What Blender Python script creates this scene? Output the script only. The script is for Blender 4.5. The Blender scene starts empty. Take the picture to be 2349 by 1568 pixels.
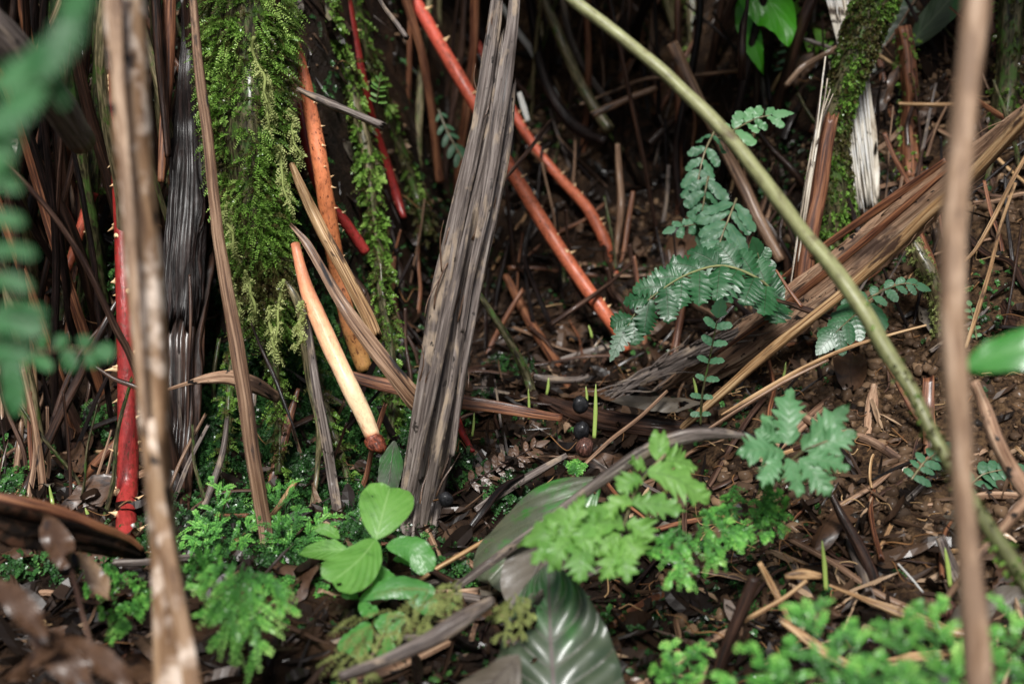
import bpy, math, random
import numpy as np
from mathutils import Vector, Matrix
random.seed(7); RNG = np.random.default_rng(7)
R = math.radians
sc = bpy.context.scene
col = sc.collection
# ------------------------------------------------------------------ camera, sky, sun, exposure
TILT = R(15); TH = math.tan(R(22.5)); CAM = np.array([0, 0, .62])
FWD = np.array([0, math.cos(TILT), -math.sin(TILT)]); UP = np.array([0, math.sin(TILT), math.cos(TILT)]); RT = np.array([1., 0, 0])
cd = bpy.data.cameras.new('camera'); cam = bpy.data.objects.new('camera', cd); col.objects.link(cam)
cam.location = CAM; cam.rotation_euler = (R(90) - TILT, 0, 0)
cd.sensor_width = 36; cd.lens = 18 / TH; cd.clip_start = .02; cd.clip_end = 200
cd.dof.use_dof = True; cd.dof.focus_distance = 1.40; cd.dof.aperture_fstop = 3.2; cd.dof.aperture_blades = 9
sc.camera = cam
SUN_EL, SUN_AZ = R(54), R(186)
w = bpy.data.worlds.new('World'); sc.world = w; w.use_nodes = True
nt = w.node_tree; bg = nt.nodes['Background']; sky = nt.nodes.new('ShaderNodeTexSky'); sky.sky_type = 'NISHITA'
sky.sun_disc = False; sky.sun_elevation = SUN_EL; sky.sun_rotation = SUN_AZ; sky.dust_density = 4; sky.air_density = 1.0; sky.ozone_density = 1
nt.links.new(sky.outputs[0], bg.inputs[0]); bg.inputs[1].default_value = .05
sl = bpy.data.lights.new('sun', 'SUN'); sl.energy = 3.7; sl.angle = R(16); sl.color = (1, .985, .96)
so = bpy.data.objects.new('sun', sl); col.objects.link(so)
sd = Vector((math.sin(SUN_AZ) * math.cos(SUN_EL), math.cos(SUN_AZ) * math.cos(SUN_EL), math.sin(SUN_EL)))
so.rotation_euler = sd.to_track_quat('Z', 'Y').to_euler(); so.location = (-1, -2, 4)
sc.view_settings.view_transform = 'Standard'; sc.view_settings.look = 'None'; sc.view_settings.gamma = 1
sc.view_settings.exposure = .70
sc.render.engine = 'CYCLES'; sc.cycles.max_bounces = 6; sc.cycles.diffuse_bounces = 3; sc.cycles.glossy_bounces = 2
sc.cycles.transmission_bounces = 3; sc.cycles.transparent_max_bounces = 6; sc.cycles.caustics_reflective = False; sc.cycles.caustics_refractive = False
sc.cycles.use_denoising = True

# ------------------------------------------------------------------ numeric helpers
def _h(i, j, k, s):
    n = (i * 374761393 + j * 668265263 + k * 2147483647 + s * 974711) & 0xffffffff
    n = ((n ^ (n >> 13)) * 1274126177) & 0xffffffff
    n = ((n ^ (n >> 16)) * 2246822519) & 0xffffffff
    return ((n ^ (n >> 15)) & 0xffffff) / float(0xffffff)
def vn(p, s=0):
    p = np.asarray(p, float); f = np.floor(p); i = f.astype(np.int64); f = p - f; f = f * f * (3 - 2 * f)
    x, y, z = i[..., 0], i[..., 1], i[..., 2]; a, b, c = f[..., 0], f[..., 1], f[..., 2]; r = 0
    for dx in (0, 1):
        for dy in (0, 1):
            for dz in (0, 1):
                r = r + _h(x + dx, y + dy, z + dz, s) * (a if dx else 1 - a) * (b if dy else 1 - b) * (c if dz else 1 - c)
    return r * 2 - 1
def fbm(p, o=4, s=0):
    p = np.asarray(p, float); r = 0; a = 1; t = 0
    for k in range(o):
        r = r + a * vn(p * 2 ** k + 17.3 * k, s + k); t += a; a *= .5
    return r / t
def sstep(x): x = np.clip(x, 0, 1); return x * x * (3 - 2 * x)
def unit(v): v = np.asarray(v, float); return v / np.maximum(np.linalg.norm(v, axis=-1, keepdims=True), 1e-9)
SC = 2 * TH / 2349
def P(px, py, d):            # a point seen at (px, py) of the 2349x1568 picture, d metres in front of the camera
    return CAM + d * (FWD + (px - 1174.5) * SC * RT + (784 - py) * SC * UP)
CR = [None, (0, 0), (600, 0), (1200, 0), (1850, 0), (0, 550), (600, 550), (1200, 550), (1850, 550), (0, 1109), (600, 1109), (1200, 1109), (1850, 1109)]
def K(n, x, y): return ((CR[n][0] + x / 2.8) * .9396, (CR[n][1] + y / 2.8) * .9396)

# ------------------------------------------------------------------ the ground as a height field
def hbase(x, y):
    yb = 2.02 - .56 * sstep((-.06 - x) / .24) - .30 * sstep((x - .22) / .3)
    s = y - yb; k = .07 - .03 * sstep((-.06 - x) / .24)
    bank = (1.35 + .55 * sstep((-.06 - x) / .24)) * k * np.log1p(np.exp(np.clip(s / k, -30, 30)))
    bank = 1.9 * np.tanh(bank / 1.9)
    z = .045 + .085 * sstep((y - .8) / 1.0)
    z = z + .30 * sstep((x - .10) / .75) * sstep((y - .75) / .9) + bank
    z = z + .10 * sstep((y - 1.62) / .3) * sstep((x + .12) / .2) * sstep((.5 - x) / .3)
    return z
def height(x, y):
    x = np.asarray(x, float); y = np.asarray(y, float)
    q = np.stack([x, y, x * 0], -1)
    return hbase(x, y) + .030 * fbm(q * 4.5, 3, 3) + .013 * fbm(q * 22, 3, 9)
def hit(px, py):             # depth at which the view ray through a picture point meets the ground
    dv = FWD + (px - 1174.5) * SC * RT + (784 - py) * SC * UP
    d = np.arange(.45, 4.2, .01); q = CAM + d[:, None] * dv
    g = q[:, 2] - height(q[:, 0], q[:, 1]); i = np.argmax(g < 0)
    return float(d[i]) if g[i] < 0 else 3.0
def D(px, py, d):
    if d == 'g': return hit(px, py) - .012
    if isinstance(d, tuple): return hit(px, py) - d[1]
    return min(d, hit(px, py) - .002) if d > 1.15 else d

# ------------------------------------------------------------------ mesh builder
class MB:
    def __init__(s): s.V = []; s.F4 = []; s.F3 = []; s.rest = []; s.tt = []; s.tint = []; s.n = 0
    def add(s, V, F, rest=None, tt=None, tint=None):
        V = np.asarray(V, float).reshape(-1, 3); n = len(V); F = np.asarray(F, int)
        if len(F):
            (s.F4 if F.shape[1] == 4 else s.F3).append(F + s.n)
        s.V.append(V); s.rest.append(V if rest is None else np.asarray(rest, float).reshape(-1, 3))
        s.tt.append(np.zeros(n) if tt is None else np.broadcast_to(np.asarray(tt, float).reshape(-1), (n,)))
        s.tint.append(np.full(n, .5) if tint is None else np.broadcast_to(np.asarray(tint, float).reshape(-1), (n,)))
        b = s.n; s.n += n; return b
    def addF(s, F): F = np.asarray(F, int); (s.F4 if F.shape[1] == 4 else s.F3).append(F)
    def mesh(s, name, mat, origin, smooth=True):
        V = np.concatenate(s.V) - origin
        f4 = np.concatenate(s.F4) if s.F4 else np.zeros((0, 4), int); f3 = np.concatenate(s.F3) if s.F3 else np.zeros((0, 3), int)
        me = bpy.data.meshes.new(name); me.vertices.add(len(V)); me.vertices.foreach_set('co', V.astype(np.float32).ravel())
        L = np.concatenate([f4.ravel(), f3.ravel()]).astype(np.int32)
        me.loops.add(len(L)); me.loops.foreach_set('vertex_index', L)
        cnt = np.concatenate([np.full(len(f4), 4), np.full(len(f3), 3)]).astype(np.int32)
        me.polygons.add(len(cnt)); st = np.concatenate([[0], np.cumsum(cnt)[:-1]]).astype(np.int32)
        me.polygons.foreach_set('loop_start', st)
        try: me.polygons.foreach_set('loop_total', cnt)
        except Exception: pass
        me.polygons.foreach_set('use_smooth', np.full(len(cnt), smooth))
        for nm, a, ty in (('rest', np.concatenate(s.rest), 'FLOAT_VECTOR'), ('tt', np.concatenate(s.tt), 'FLOAT'), ('tint', np.concatenate(s.tint), 'FLOAT')):
            at = me.attributes.new(nm, ty, 'POINT'); at.data.foreach_set('vector' if ty == 'FLOAT_VECTOR' else 'value', a.astype(np.float32).ravel())
        me.update(calc_edges=True); me.validate(); me.materials.append(mat)
        return me
    def build(s, name, mat, parent=None, origin=None, smooth=True):
        if parent is not None: org = np.array(parent['_o'])
        else: org = np.zeros(3) if origin is None else np.asarray(origin, float)
        o = bpy.data.objects.new(name, s.mesh(name, mat, org, smooth)); col.objects.link(o)
        if parent is not None: o.parent = parent
        else: o.location = org; o['_o'] = list(map(float, org))
        return o
def tag(o, label, cat, group=None, kind=None):
    if label: o['label'] = label
    if cat: o['category'] = cat
    if group: o['group'] = group
    if kind: o['kind'] = kind
    return o
def empty(name, loc, label, cat, group=None):
    o = bpy.data.objects.new(name, None); col.objects.link(o); o.location = loc; o['_o'] = list(map(float, loc)); o.empty_display_size = .02
    return tag(o, label, cat, group)

def resample(pts, rad, step):
    pts = np.asarray(pts, float); rad = np.asarray(rad, float); n = len(pts)
    seg = np.linalg.norm(np.diff(pts, axis=0), axis=1); u = np.concatenate([[0], np.cumsum(seg)]); L = u[-1]
    m = max(4, int(L / step) + 1); q = np.linspace(0, L, m)
    T = np.zeros_like(pts)
    T[1:-1] = (pts[2:] - pts[:-2]) / (u[2:] - u[:-2])[:, None]; T[0] = (pts[1] - pts[0]) / seg[0]; T[-1] = (pts[-1] - pts[-2]) / seg[-1]
    i = np.clip(np.searchsorted(u, q, 'right') - 1, 0, n - 2); h = seg[i]; s = (q - u[i]) / h
    s_, h_ = s[:, None], h[:, None]
    c = (2 * s_**3 - 3 * s_**2 + 1) * pts[i] + (s_**3 - 2 * s_**2 + s_) * h_ * T[i] + (-2 * s_**3 + 3 * s_**2) * pts[i + 1] + (s_**3 - s_**2) * h_ * T[i + 1]
    r = np.interp(q, u, rad)
    return c, r, q, L
def sweep(mb, pts, rad, seg=14, flat=1., up=None, ridge=0., kmax=5, rough=.06, nsc=90, rag=(0, 0), twist=0., step=None, wob=.25, tint=.5, seed=None, taper=(0, 0), groove=0.):
    seed = random.randrange(9999) if seed is None else seed; rs = np.random.default_rng(seed)
    rm = float(np.mean(rad)); step = step or max(.0035, rm * .8)
    c, r, q, L = resample(pts, rad, step); m = len(c)
    if wob:
        w3 = np.stack([fbm(np.stack([q * 9 + k * 31, q * 0 + seed, q * 0], -1), 3, k) for k in range(3)], -1)
        c = c + w3 * rm * wob * 1.5
    if taper[0]: r = r * (sstep(q / (taper[0] + 1e-9)) ** .6 * .96 + .04)
    if taper[1]: r = r * (sstep((L - q) / (taper[1] + 1e-9)) ** .6 * .96 + .04)
    T = unit(np.gradient(c, axis=0))
    if up is None: N = unit(CAM - c)
    else: N = np.broadcast_to(np.asarray(up, float), c.shape)
    S = unit(np.cross(N, T)); N = unit(np.cross(T, S))
    th = np.linspace(0, 2 * math.pi, seg, endpoint=False)
    A, Q = np.meshgrid(th, q)
    prof = np.zeros_like(A)
    if ridge:
        for k in range(2, kmax + 1):
            prof += rs.normal() / (1 + .25 * k) * np.sin(k * A + rs.uniform(0, 6.3) + Q * rs.normal() * 3)
        prof *= ridge
    nz = fbm(np.stack([np.cos(A) * r[:, None] * nsc, np.sin(A) * r[:, None] * nsc, Q * nsc * .35 + seed * 3.1], -1), 3, 5)
    rr = r[:, None] * (1 + prof + rough * nz)
    ang = A + (twist * Q / L)
    a, b = np.cos(ang) * rr, np.sin(ang) * rr * flat
    if groove: b = b - groove * rr * np.exp(-(np.cos(A) / .28) ** 2) * (np.sin(A) > 0)
    if rag[0] or rag[1]:
        j = rs.uniform(0, 1, seg) ** 1.5; j2 = rs.uniform(0, 1, seg) ** 1.5
        sh = np.zeros_like(Q); f0 = sstep(1 - Q / max(rag[0] * 1.5, 1e-6)) if rag[0] else 0; f1 = sstep(1 - (L - Q) / max(rag[1] * 1.5, 1e-6)) if rag[1] else 0
        sh = -rag[0] * j[None] * f0 + rag[1] * j2[None] * f1
    else: sh = 0 * Q
    V = c[:, None] + a[..., None] * S[:, None] + b[..., None] * N[:, None] + sh[..., None] * T[:, None]
    rest = np.stack([np.cos(A) * r[:, None], np.sin(A) * r[:, None] * max(flat, .3), Q], -1)
    i = np.arange(m - 1)[:, None] * seg; k = np.arange(seg)[None]; k2 = (k + 1) % seg
    F = np.stack([i + k, i + k2, i + seg + k2, i + seg + k], -1).reshape(-1, 4)
    b0 = mb.add(V, F, rest, np.repeat(q / L, seg), tint)
    for end, row in ((0, 0), (1, m - 1)):
        cc = c[row] + (T[row] * (rag[0] * .9 if end == 0 else -rag[1] * .9) if rag[end] else 0)
        v = mb.add([cc], np.zeros((0, 3)), [rest[row].mean(0)], [float(end)], tint)
        ring = b0 + row * seg + np.arange(seg); nx = np.roll(ring, -1)
        mb.addF(np.stack([nx, ring, np.full(seg, v)] if end == 0 else [ring, nx, np.full(seg, v)], -1))
    return c, r, T, S, N
def spec(lst):
    pts, rad = [], []
    for px, py, d, wd in lst:
        dd = D(px, py, d); pts.append(P(px, py, dd)); rad.append(wd / 2 * SC * dd)
    return np.array(pts), np.array(rad)
def stick(name, label, cat, lst, mat, group=None, parent=None, **kw):
    pts, rad = spec(lst); mb = MB(); sweep(mb, pts, rad, **kw)
    o = mb.build(name, mat, parent, pts[-1])
    if parent is None: tag(o, label, cat, group)
    return o

# sprigs: many little feathery shoots, each a curved axis with pairs of diamond leaflets
def sprigs(mb, pos, dr, nr, ln, k=9, ll=.004, lw=.0016, droop=.4, tint=.5, ang=55, fold=.25, tip=.25, shape=0.5):
    n = len(pos); pos = np.asarray(pos); dr = unit(dr); nr = unit(nr - (nr * dr).sum(-1, keepdims=True) * dr); sd = np.cross(dr, nr)
    ln = np.broadcast_to(ln, (n,)); ll = np.broadcast_to(ll, (n,)); lw = np.broadcast_to(lw, (n,)); tint = np.broadcast_to(tint, (n,))
    t = (np.arange(k) + .5) / k
    ax = pos[:, None] + dr[:, None] * (ln[:, None] * t)[..., None] + np.array([0, 0, -1.]) * (droop * ln[:, None] * t**2)[..., None]
    ca, sa = math.cos(R(ang)), math.sin(R(ang)); env = (1 - .75 * np.abs(t - shape) ** 1.5 * 2 * (t > shape)) * (.55 + .45 * np.minimum(1, t * 3))
    Vs = []
    for sgn in (-1, 1):
        d = dr[:, None] * ca + sgn * sd[:, None] * sa + nr[:, None] * fold * RNG.normal(.6, .8, (n, k, 1)) + RNG.normal(0, .13, (n, k, 3))
        l = ll[:, None] * env * RNG.uniform(.75, 1.25, (n, k)); wv = lw[:, None] * env
        p0 = ax; p2 = ax + d * l[..., None]; md = ax + d * (l * .5)[..., None]
        wd = unit(np.cross(d, nr[:, None] + RNG.normal(0, .25, (n, k, 3)))) * wv[..., None]
        Vs.append(np.stack([p0, md + wd, p2, md - wd], 2))
    V = np.stack(Vs, 2); N = n * k * 2
    F = np.arange(N * 4).reshape(-1, 4)
    ti = np.broadcast_to((tint[:, None] + tip * (t[None] - .4))[:, :, None, None], (n, k, 2, 4)) + np.repeat(RNG.normal(0, .05, (n, k, 2, 1)), 4, 3)
    mb.add(V.reshape(-1, 3), F, None, None, ti.reshape(-1))
def axes(mb, pos, dr, ln, rad, droop=.4, tint=.3, k=4):   # thin stems for the sprigs (triangular section)
    n = len(pos); dr = unit(dr); a = unit(np.cross(dr, [0.13, .2, .97])); b = np.cross(dr, a); ln = np.broadcast_to(ln, (n,)); t = np.linspace(0, 1, k)
    c = np.asarray(pos)[:, None] + dr[:, None] * (ln[:, None] * t)[..., None] + np.array([0, 0, -1.]) * (droop * ln[:, None] * t**2)[..., None]
    r = rad * (1 - .6 * t)
    V = np.stack([c + (a[:, None] * math.cos(q) + b[:, None] * math.sin(q)) * r[None, :, None] for q in (0, 2.1, 4.2)], 2)
    base = np.arange(n)[:, None, None] * 3 * k + np.arange(k - 1)[None, :, None] * 3; j = np.arange(3)[None, None]; j2 = (j + 1) % 3
    F = np.stack([base + j, base + j2, base + 3 + j2, base + 3 + j], -1).reshape(-1, 4)
    mb.add(V.reshape(-1, 3), F, None, None, tint)

def blade(mb, pts, hw, up, prof, nt=40, nu=9, fold=0., droop=.1, quilt=0., nv=8, kv=2.5, wave=0., lobes=(0, 0, 1), serr=(0, 0), holes=(), tint=.5, side=None, asym=0):
    c, _, q, L = resample(pts, np.ones(len(pts)), 1e9); t = np.linspace(0, 1, nt)
    c2, _, _, L = resample(pts, np.ones(len(pts)), max(np.linalg.norm(np.diff(np.asarray(pts), axis=0), axis=1).sum() / (nt - 1) * .999, 1e-5))
    tt = np.linspace(0, 1, len(c2)); c = np.stack([np.interp(t, tt, c2[:, k]) for k in range(3)], -1)
    T = unit(np.gradient(c, axis=0)); N = np.broadcast_to(unit(up), c.shape); S = unit(np.cross(N, T)); N = unit(np.cross(T, S))
    u = np.linspace(-1, 1, nu); ed = np.abs(u)[None]
    ph = random.uniform(0, 9); out = np.ones((nt, nu))
    w0 = prof(t)[:, None] * hw
    if lobes[0]:
        for sg in (-1, 1):
            x_ = (lobes[0] * t + (0 if sg < 0 else .35) + .25 * np.sin(t * 9 + ph + sg)); f = (np.abs(np.sin(math.pi * x_)) if lobes[2] < 1 else 1 - np.abs(((x_ % 1) - .62) / np.where((x_ % 1) < .62, .62, .38))) ** lobes[2]
            out[:, (u * sg > 0)] = (1 - lobes[1] * (1 - f))[:, None]
    if serr[0]: out = out * (1 - serr[1] * (((serr[0] * t + np.sign(u)[None].T * .3).T) % 1))
    W = w0 * out * (1 + asym * np.sign(u)[None])
    X = u[None] * W
    Z = fold * np.abs(X) - droop * X**2 / max(hw, 1e-5)
    if quilt: Z = Z + quilt * (np.abs(np.sin(math.pi * (nv * t[:, None] - kv * ed))) - .5) * np.minimum(1, ed * 3) * np.minimum(1, w0 / hw * 1.6)
    if wave: Z = Z + wave * ed**1.5 * fbm(np.stack(np.broadcast_arrays(t[:, None] * 4 + ph, np.sign(u)[None] * 3 + ph, t[:, None] * 0), -1), 2, 1) * 2
    fw = (lobes[1] * .0)
    V = c[:, None] + S[:, None] * X[..., None] + N[:, None] * Z[..., None] + T[:, None] * (ed * W * (.55 if lobes[2] == 1.0 else .25))[..., None] * (1 if kv else 0)
    i = np.arange(nt - 1)[:, None] * nu; k = np.arange(nu - 1)[None]
    F = np.stack([i + k, i + k + 1, i + nu + k + 1, i + nu + k], -1).reshape(-1, 4)
    if holes:
        tc = ((t[:-1] + t[1:]) / 2)[:, None] + 0 * u[None, :-1]; uc = ((u[:-1] + u[1:]) / 2)[None] + 0 * t[:-1, None]; keep = np.ones(tc.shape, bool)
        for (ht, hu, hr) in holes:
            dd = np.hypot((tc - ht) * L / hw, uc - hu) + .35 * hr * vn(np.stack([tc * 60, uc * 20, tc * 0], -1), 4); keep &= dd > hr
        F = F[keep.ravel()]
    rest = np.stack(np.broadcast_arrays(u[None], t[:, None], np.full((1, 1), L)), -1)
    mb.add(V, F, rest, (nv * t[:, None] - kv * ed), tint)
OV = lambda t: np.sin(math.pi * np.clip(t, 0, 1) ** .85) ** .7 * .97 + .03 * (1 - t)
ACU = lambda t: (np.sin(math.pi * np.clip(t, 0, 1) ** .7) ** .85) * (1 - .25 * t) + .02
LAN = lambda t: np.clip(np.minimum(1, t * 5 + .15) * (1 - t ** 2.2), 0, 1) + .01
PIN = lambda t: np.clip(.55 + .6 * np.sin(math.pi * np.clip(t * .85, 0, 1)), 0, 1) * (1 - t ** 5) + .01
ACT = lambda t: np.clip(.45 + .75 * np.sin(math.pi * np.clip(t * .8 + .08, 0, 1)) - .2, 0, 1) * (1 - t ** 3.2) + .01
OVB = lambda t: np.clip(np.sqrt(np.clip(1 - (2 * t - 1) ** 2, 0, 1)), .03, 1)

# ------------------------------------------------------------------ materials
def nodes(name):
    m = bpy.data.materials.new(name); m.use_nodes = True; return m, m.node_tree, m.node_tree.nodes['Principled BSDF']
def attr(nt, nm): a = nt.nodes.new('ShaderNodeAttribute'); a.attribute_name = nm; return a
def mul(nt, v, s, loc=None):
    m = nt.nodes.new('ShaderNodeMapping'); m.inputs['Scale'].default_value = s; nt.links.new(v, m.inputs[0])
    if loc is not None: nt.links.new(loc, m.inputs['Location'])
    return m.outputs[0]
def noise(nt, v, sc_=1., det=5, rough=.6, dist=0.):
    n = nt.nodes.new('ShaderNodeTexNoise'); n.inputs['Scale'].default_value = sc_; n.inputs['Detail'].default_value = det; n.inputs['Roughness'].default_value = rough
    n.inputs['Distortion'].default_value = dist; nt.links.new(v, n.inputs['Vector']); return n.outputs['Fac']
def ramp(nt, f, stops, mode='LINEAR'):
    r = nt.nodes.new('ShaderNodeValToRGB'); r.color_ramp.interpolation = mode; e = r.color_ramp.elements
    while len(e) < len(stops): e.new(.5)
    for k, (p, c) in enumerate(stops): e[k].position = p; e[k].color = (*c, 1) if len(c) == 3 else c
    nt.links.new(f, r.inputs[0]); return r.outputs[0]
def mix(nt, f, a, b, mode='MIX'):
    m = nt.nodes.new('ShaderNodeMix'); m.data_type = 'RGBA'; m.blend_type = mode
    for s, x in ((m.inputs[0], f), (m.inputs[6], a), (m.inputs[7], b)):
        if hasattr(x, 'links'): nt.links.new(x, s)
        else: s.default_value = x if not isinstance(x, tuple) else (*x, 1)
    return m.outputs[2]
def rng(nt, f, a, b, c, d):
    m = nt.nodes.new('ShaderNodeMapRange'); nt.links.new(f, m.inputs[0])
    for k, x in enumerate((a, b, c, d)): m.inputs[k + 1].default_value = x
    return m.outputs[0]
def mth(nt, op, a, b=0.):
    m = nt.nodes.new('ShaderNodeMath'); m.operation = op
    for k, x in enumerate((a, b)):
        if hasattr(x, 'links'): nt.links.new(x, m.inputs[k])
        else: m.inputs[k].default_value = x
    return m.outputs[0]
def bump(nt, h, st, dist, bs):
    b = nt.nodes.new('ShaderNodeBump'); b.inputs['Strength'].default_value = st; b.inputs['Distance'].default_value = dist
    nt.links.new(h, b.inputs['Height']); nt.links.new(b.outputs[0], bs.inputs['Normal']); return b
def oloc(nt, k=37.):
    oi = nt.nodes.new('ShaderNodeObjectInfo'); c = nt.nodes.new('ShaderNodeCombineXYZ'); m = mth(nt, 'MULTIPLY', oi.outputs['Random'], k)
    nt.links.new(m, c.inputs[0]); nt.links.new(m, c.inputs[2]); return c.outputs[0]
def fibre(name, stops, fx=700, fz=22, patch=None, pscale=(60, 25), pthr=(.5, .62), spots=None, sscale=220, sthr=(.70, .74), rough=(.35, .7), bmp=.5, coat=.25, ttramp=None, moss=None, mott=.7):
    m, nt, bs = nodes(name); a = attr(nt, 'rest').outputs['Vector']; ol = oloc(nt)
    f = noise(nt, mul(nt, a, (fx, fx, fz), ol), 1, 5, .62, .3)
    big = noise(nt, mul(nt, a, (pscale[0], pscale[0], pscale[1]), ol), 1, 4, .6, .4)
    f = rng(nt, f, .30, .70, 0, 1); c = ramp(nt, f, stops)
    if ttramp:
        t = attr(nt, 'tt').outputs['Fac']; t2 = mth(nt, 'ADD', t, rng(nt, big, .3, .7, -.05, .05))
        c = mix(nt, .78, c, ramp(nt, t2, ttramp)); c = mix(nt, mott, c, ramp(nt, noise(nt, mul(nt, a, (150, 150, 90), ol), 1, 6, .75), [(.34, (.25, .2, .2)), (.45, (.72, .68, .68)), (.6, (1, 1, 1))]), 'MULTIPLY')
    if patch: c = mix(nt, rng(nt, big, pthr[0], pthr[1], 0, 1), c, patch)
    if spots:
        s = noise(nt, mul(nt, a, (sscale, sscale, sscale * .5), ol), 1, 3, .6, .2); c = mix(nt, rng(nt, s, sthr[0] - .12, sthr[1] - .12, 0, 1), c, spots)
    if moss:
        s = noise(nt, mul(nt, a, (90, 90, 50), ol), 1, 6, .7); s = mth(nt, 'ADD', s, 0); c = mix(nt, rng(nt, s, moss[1], moss[1] + .08, 0, 1), c, moss[0])
    nt.links.new(c, bs.inputs['Base Color'])
    nt.links.new(rng(nt, big, .3, .7, rough[0], rough[1]), bs.inputs['Roughness'])
    nt.links.new(rng(nt, big, .42, .62, coat, coat * .25), bs.inputs['Coat Weight']); bs.inputs['Coat Roughness'].default_value = .18
    h = mth(nt, 'ADD', mth(nt, 'MULTIPLY', f, .35), mth(nt, 'MULTIPLY', big, .6))
    bs.inputs['Specular IOR Level'].default_value = .12 if max(stops[-1][1]) < .12 else .3
    bump(nt, h, bmp, .003, bs); return m
def leafmat(name, c1, c2, vein, rough=(.25, .5), trans=.3, quad=False, patch=None, pth=(.55, .62), ps=9, vw=.06, coat=.3, nsc=6, midw=.05):
    m, nt, bs = nodes(name); a = attr(nt, 'rest').outputs['Vector']; sx = nt.nodes.new('ShaderNodeSeparateXYZ'); nt.links.new(a, sx.inputs[0])
    geo = nt.nodes.new('ShaderNodeTexCoord'); v = geo.outputs['Object']
    n = noise(nt, mul(nt, v, (nsc * 10,) * 3), 1, 4, .6); fine = noise(nt, mul(nt, v, (500,) * 3), 1, 3, .6)
    ti = attr(nt, 'tint').outputs['Fac']
    c = mix(nt, mth(nt, 'ADD', rng(nt, n, .35, .65, -.2, .2), ti), c1, c2)
    if patch:
        n2 = noise(nt, mul(nt, v, (ps,) * 3), 1, 5, .6, .5); c = mix(nt, rng(nt, n2, pth[0], pth[1], 0, 1), c, patch)
    ph = mth(nt, 'ABSOLUTE', mth(nt, 'SUBTRACT', mth(nt, 'FRACT', attr(nt, 'tt').outputs['Fac']), .5))
    vl = rng(nt, ph, .5 - vw, .5, 0, 1); mid = rng(nt, mth(nt, 'ABSOLUTE', sx.outputs[0]), midw * .5, midw, 1, 0)
    vv = mth(nt, 'MAXIMUM', mth(nt, 'MULTIPLY', vl, .55), mid)
    c = mix(nt, mth(nt, 'MULTIPLY', vv, .8), c, vein); nt.links.new(c, bs.inputs['Base Color'])
    nt.links.new(rng(nt, n, .35, .65, rough[0], rough[1]), bs.inputs['Roughness']); bs.inputs['Coat Weight'].default_value = coat; bs.inputs['Coat Roughness'].default_value = .2
    bump(nt, mth(nt, 'ADD', mth(nt, 'MULTIPLY', fine, .35), mth(nt, 'SUBTRACT', mth(nt, 'MULTIPLY', n, .5), mth(nt, 'MULTIPLY', vv, .5))), .4, .0015, bs)
    tr = nt.nodes.new('ShaderNodeBsdfTranslucent'); nt.links.new(mix(nt, .5, c, (min(1, c2[0] * 2.2), min(1, c2[1] * 2), c2[2])), tr.inputs[0])
    ms = nt.nodes.new('ShaderNodeMixShader'); ms.inputs[0].default_value = trans
    out = nt.nodes['Material Output']; nt.links.new(bs.outputs[0], ms.inputs[1]); nt.links.new(tr.outputs[0], ms.inputs[2]); nt.links.new(ms.outputs[0], out.inputs[0])
    return m
def mossmat(name, stops, rough=.45, trans=.25, coat=.2):
    m, nt, bs = nodes(name); ti = attr(nt, 'tint').outputs['Fac']; c = ramp(nt, ti, stops); nt.links.new(c, bs.inputs['Base Color']); bs.inputs['Roughness'].default_value = rough
    bs.inputs['Coat Weight'].default_value = coat; bs.inputs['Coat Roughness'].default_value = .15; bs.inputs['Specular IOR Level'].default_value = .22
    tr = nt.nodes.new('ShaderNodeBsdfTranslucent'); nt.links.new(c, tr.inputs[0]); ms = nt.nodes.new('ShaderNodeMixShader'); ms.inputs[0].default_value = trans
    nt.links.new(bs.outputs[0], ms.inputs[1]); nt.links.new(tr.outputs[0], ms.inputs[2]); nt.links.new(ms.outputs[0], nt.nodes['Material Output'].inputs[0]); return m

M = {}
M['tan'] = fibre('tan_stem', [(.15, (.09, .045, .022)), (.5, (.22, .13, .07)), (.85, (.38, .25, .15))], 110, 14, patch=(.66, .54, .44), pscale=(48, 34), pthr=(.50, .66), spots=(.012, .009, .009), sscale=42, sthr=(.74, .77), coat=.1, bmp=.3)
M['paletan'] = fibre('pale_stem', [(.15, (.13, .075, .045)), (.5, (.27, .175, .11)), (.85, (.42, .30, .21))], 160, 26, patch=(.20, .13, .085), pscale=(40, 14), pthr=(.5, .6), spots=(.03, .02, .015), sscale=70, sthr=(.80, .84), coat=.05)
M['grey'] = fibre('grey_petiole', [(.12, (.022, .016, .014)), (.45, (.085, .066, .056)), (.75, (.17, .14, .125)), (.95, (.24, .21, .18))], 420, 13, patch=(.26, .20, .145), pscale=(60, 22), pthr=(.54, .66), spots=(.02, .015, .012), sscale=110, sthr=(.76, .80), rough=(.4, .7), coat=.15, bmp=.9)
M['twig'] = fibre('brown_twig', [(.15, (.009, .005, .004)), (.5, (.035, .018, .013)), (.85, (.11, .065, .045))], 500, 16, rough=(.25, .55), coat=.4)
M['straw'] = fibre('straw', [(.12, (.08, .035, .014)), (.45, (.30, .17, .075)), (.85, (.52, .36, .20))], 500, 10, patch=(.05, .025, .014), pscale=(80, 18), pthr=(.60, .68), coat=.15, bmp=.8)
M['strawdark'] = fibre('dark_straw', [(.12, (.03, .014, .009)), (.45, (.14, .075, .042)), (.85, (.34, .22, .14))], 500, 9, patch=(.012, .010, .011), pscale=(60, 12), pthr=(.60, .66), coat=.25, bmp=.8)
M['black'] = fibre('wet_black_stem', [(.2, (.002, .0015, .0015)), (.6, (.008, .0045, .0038)), (.9, (.022, .012, .010))], 300, 24, rough=(.34, .55), coat=.16, bmp=.8)
M['dark'] = fibre('dark_brown_stem', [(.2, (.006, .004, .003)), (.5, (.020, .010, .007)), (.9, (.06, .030, .019))], 400, 14, rough=(.3, .6), coat=.35, bmp=.8)
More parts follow.
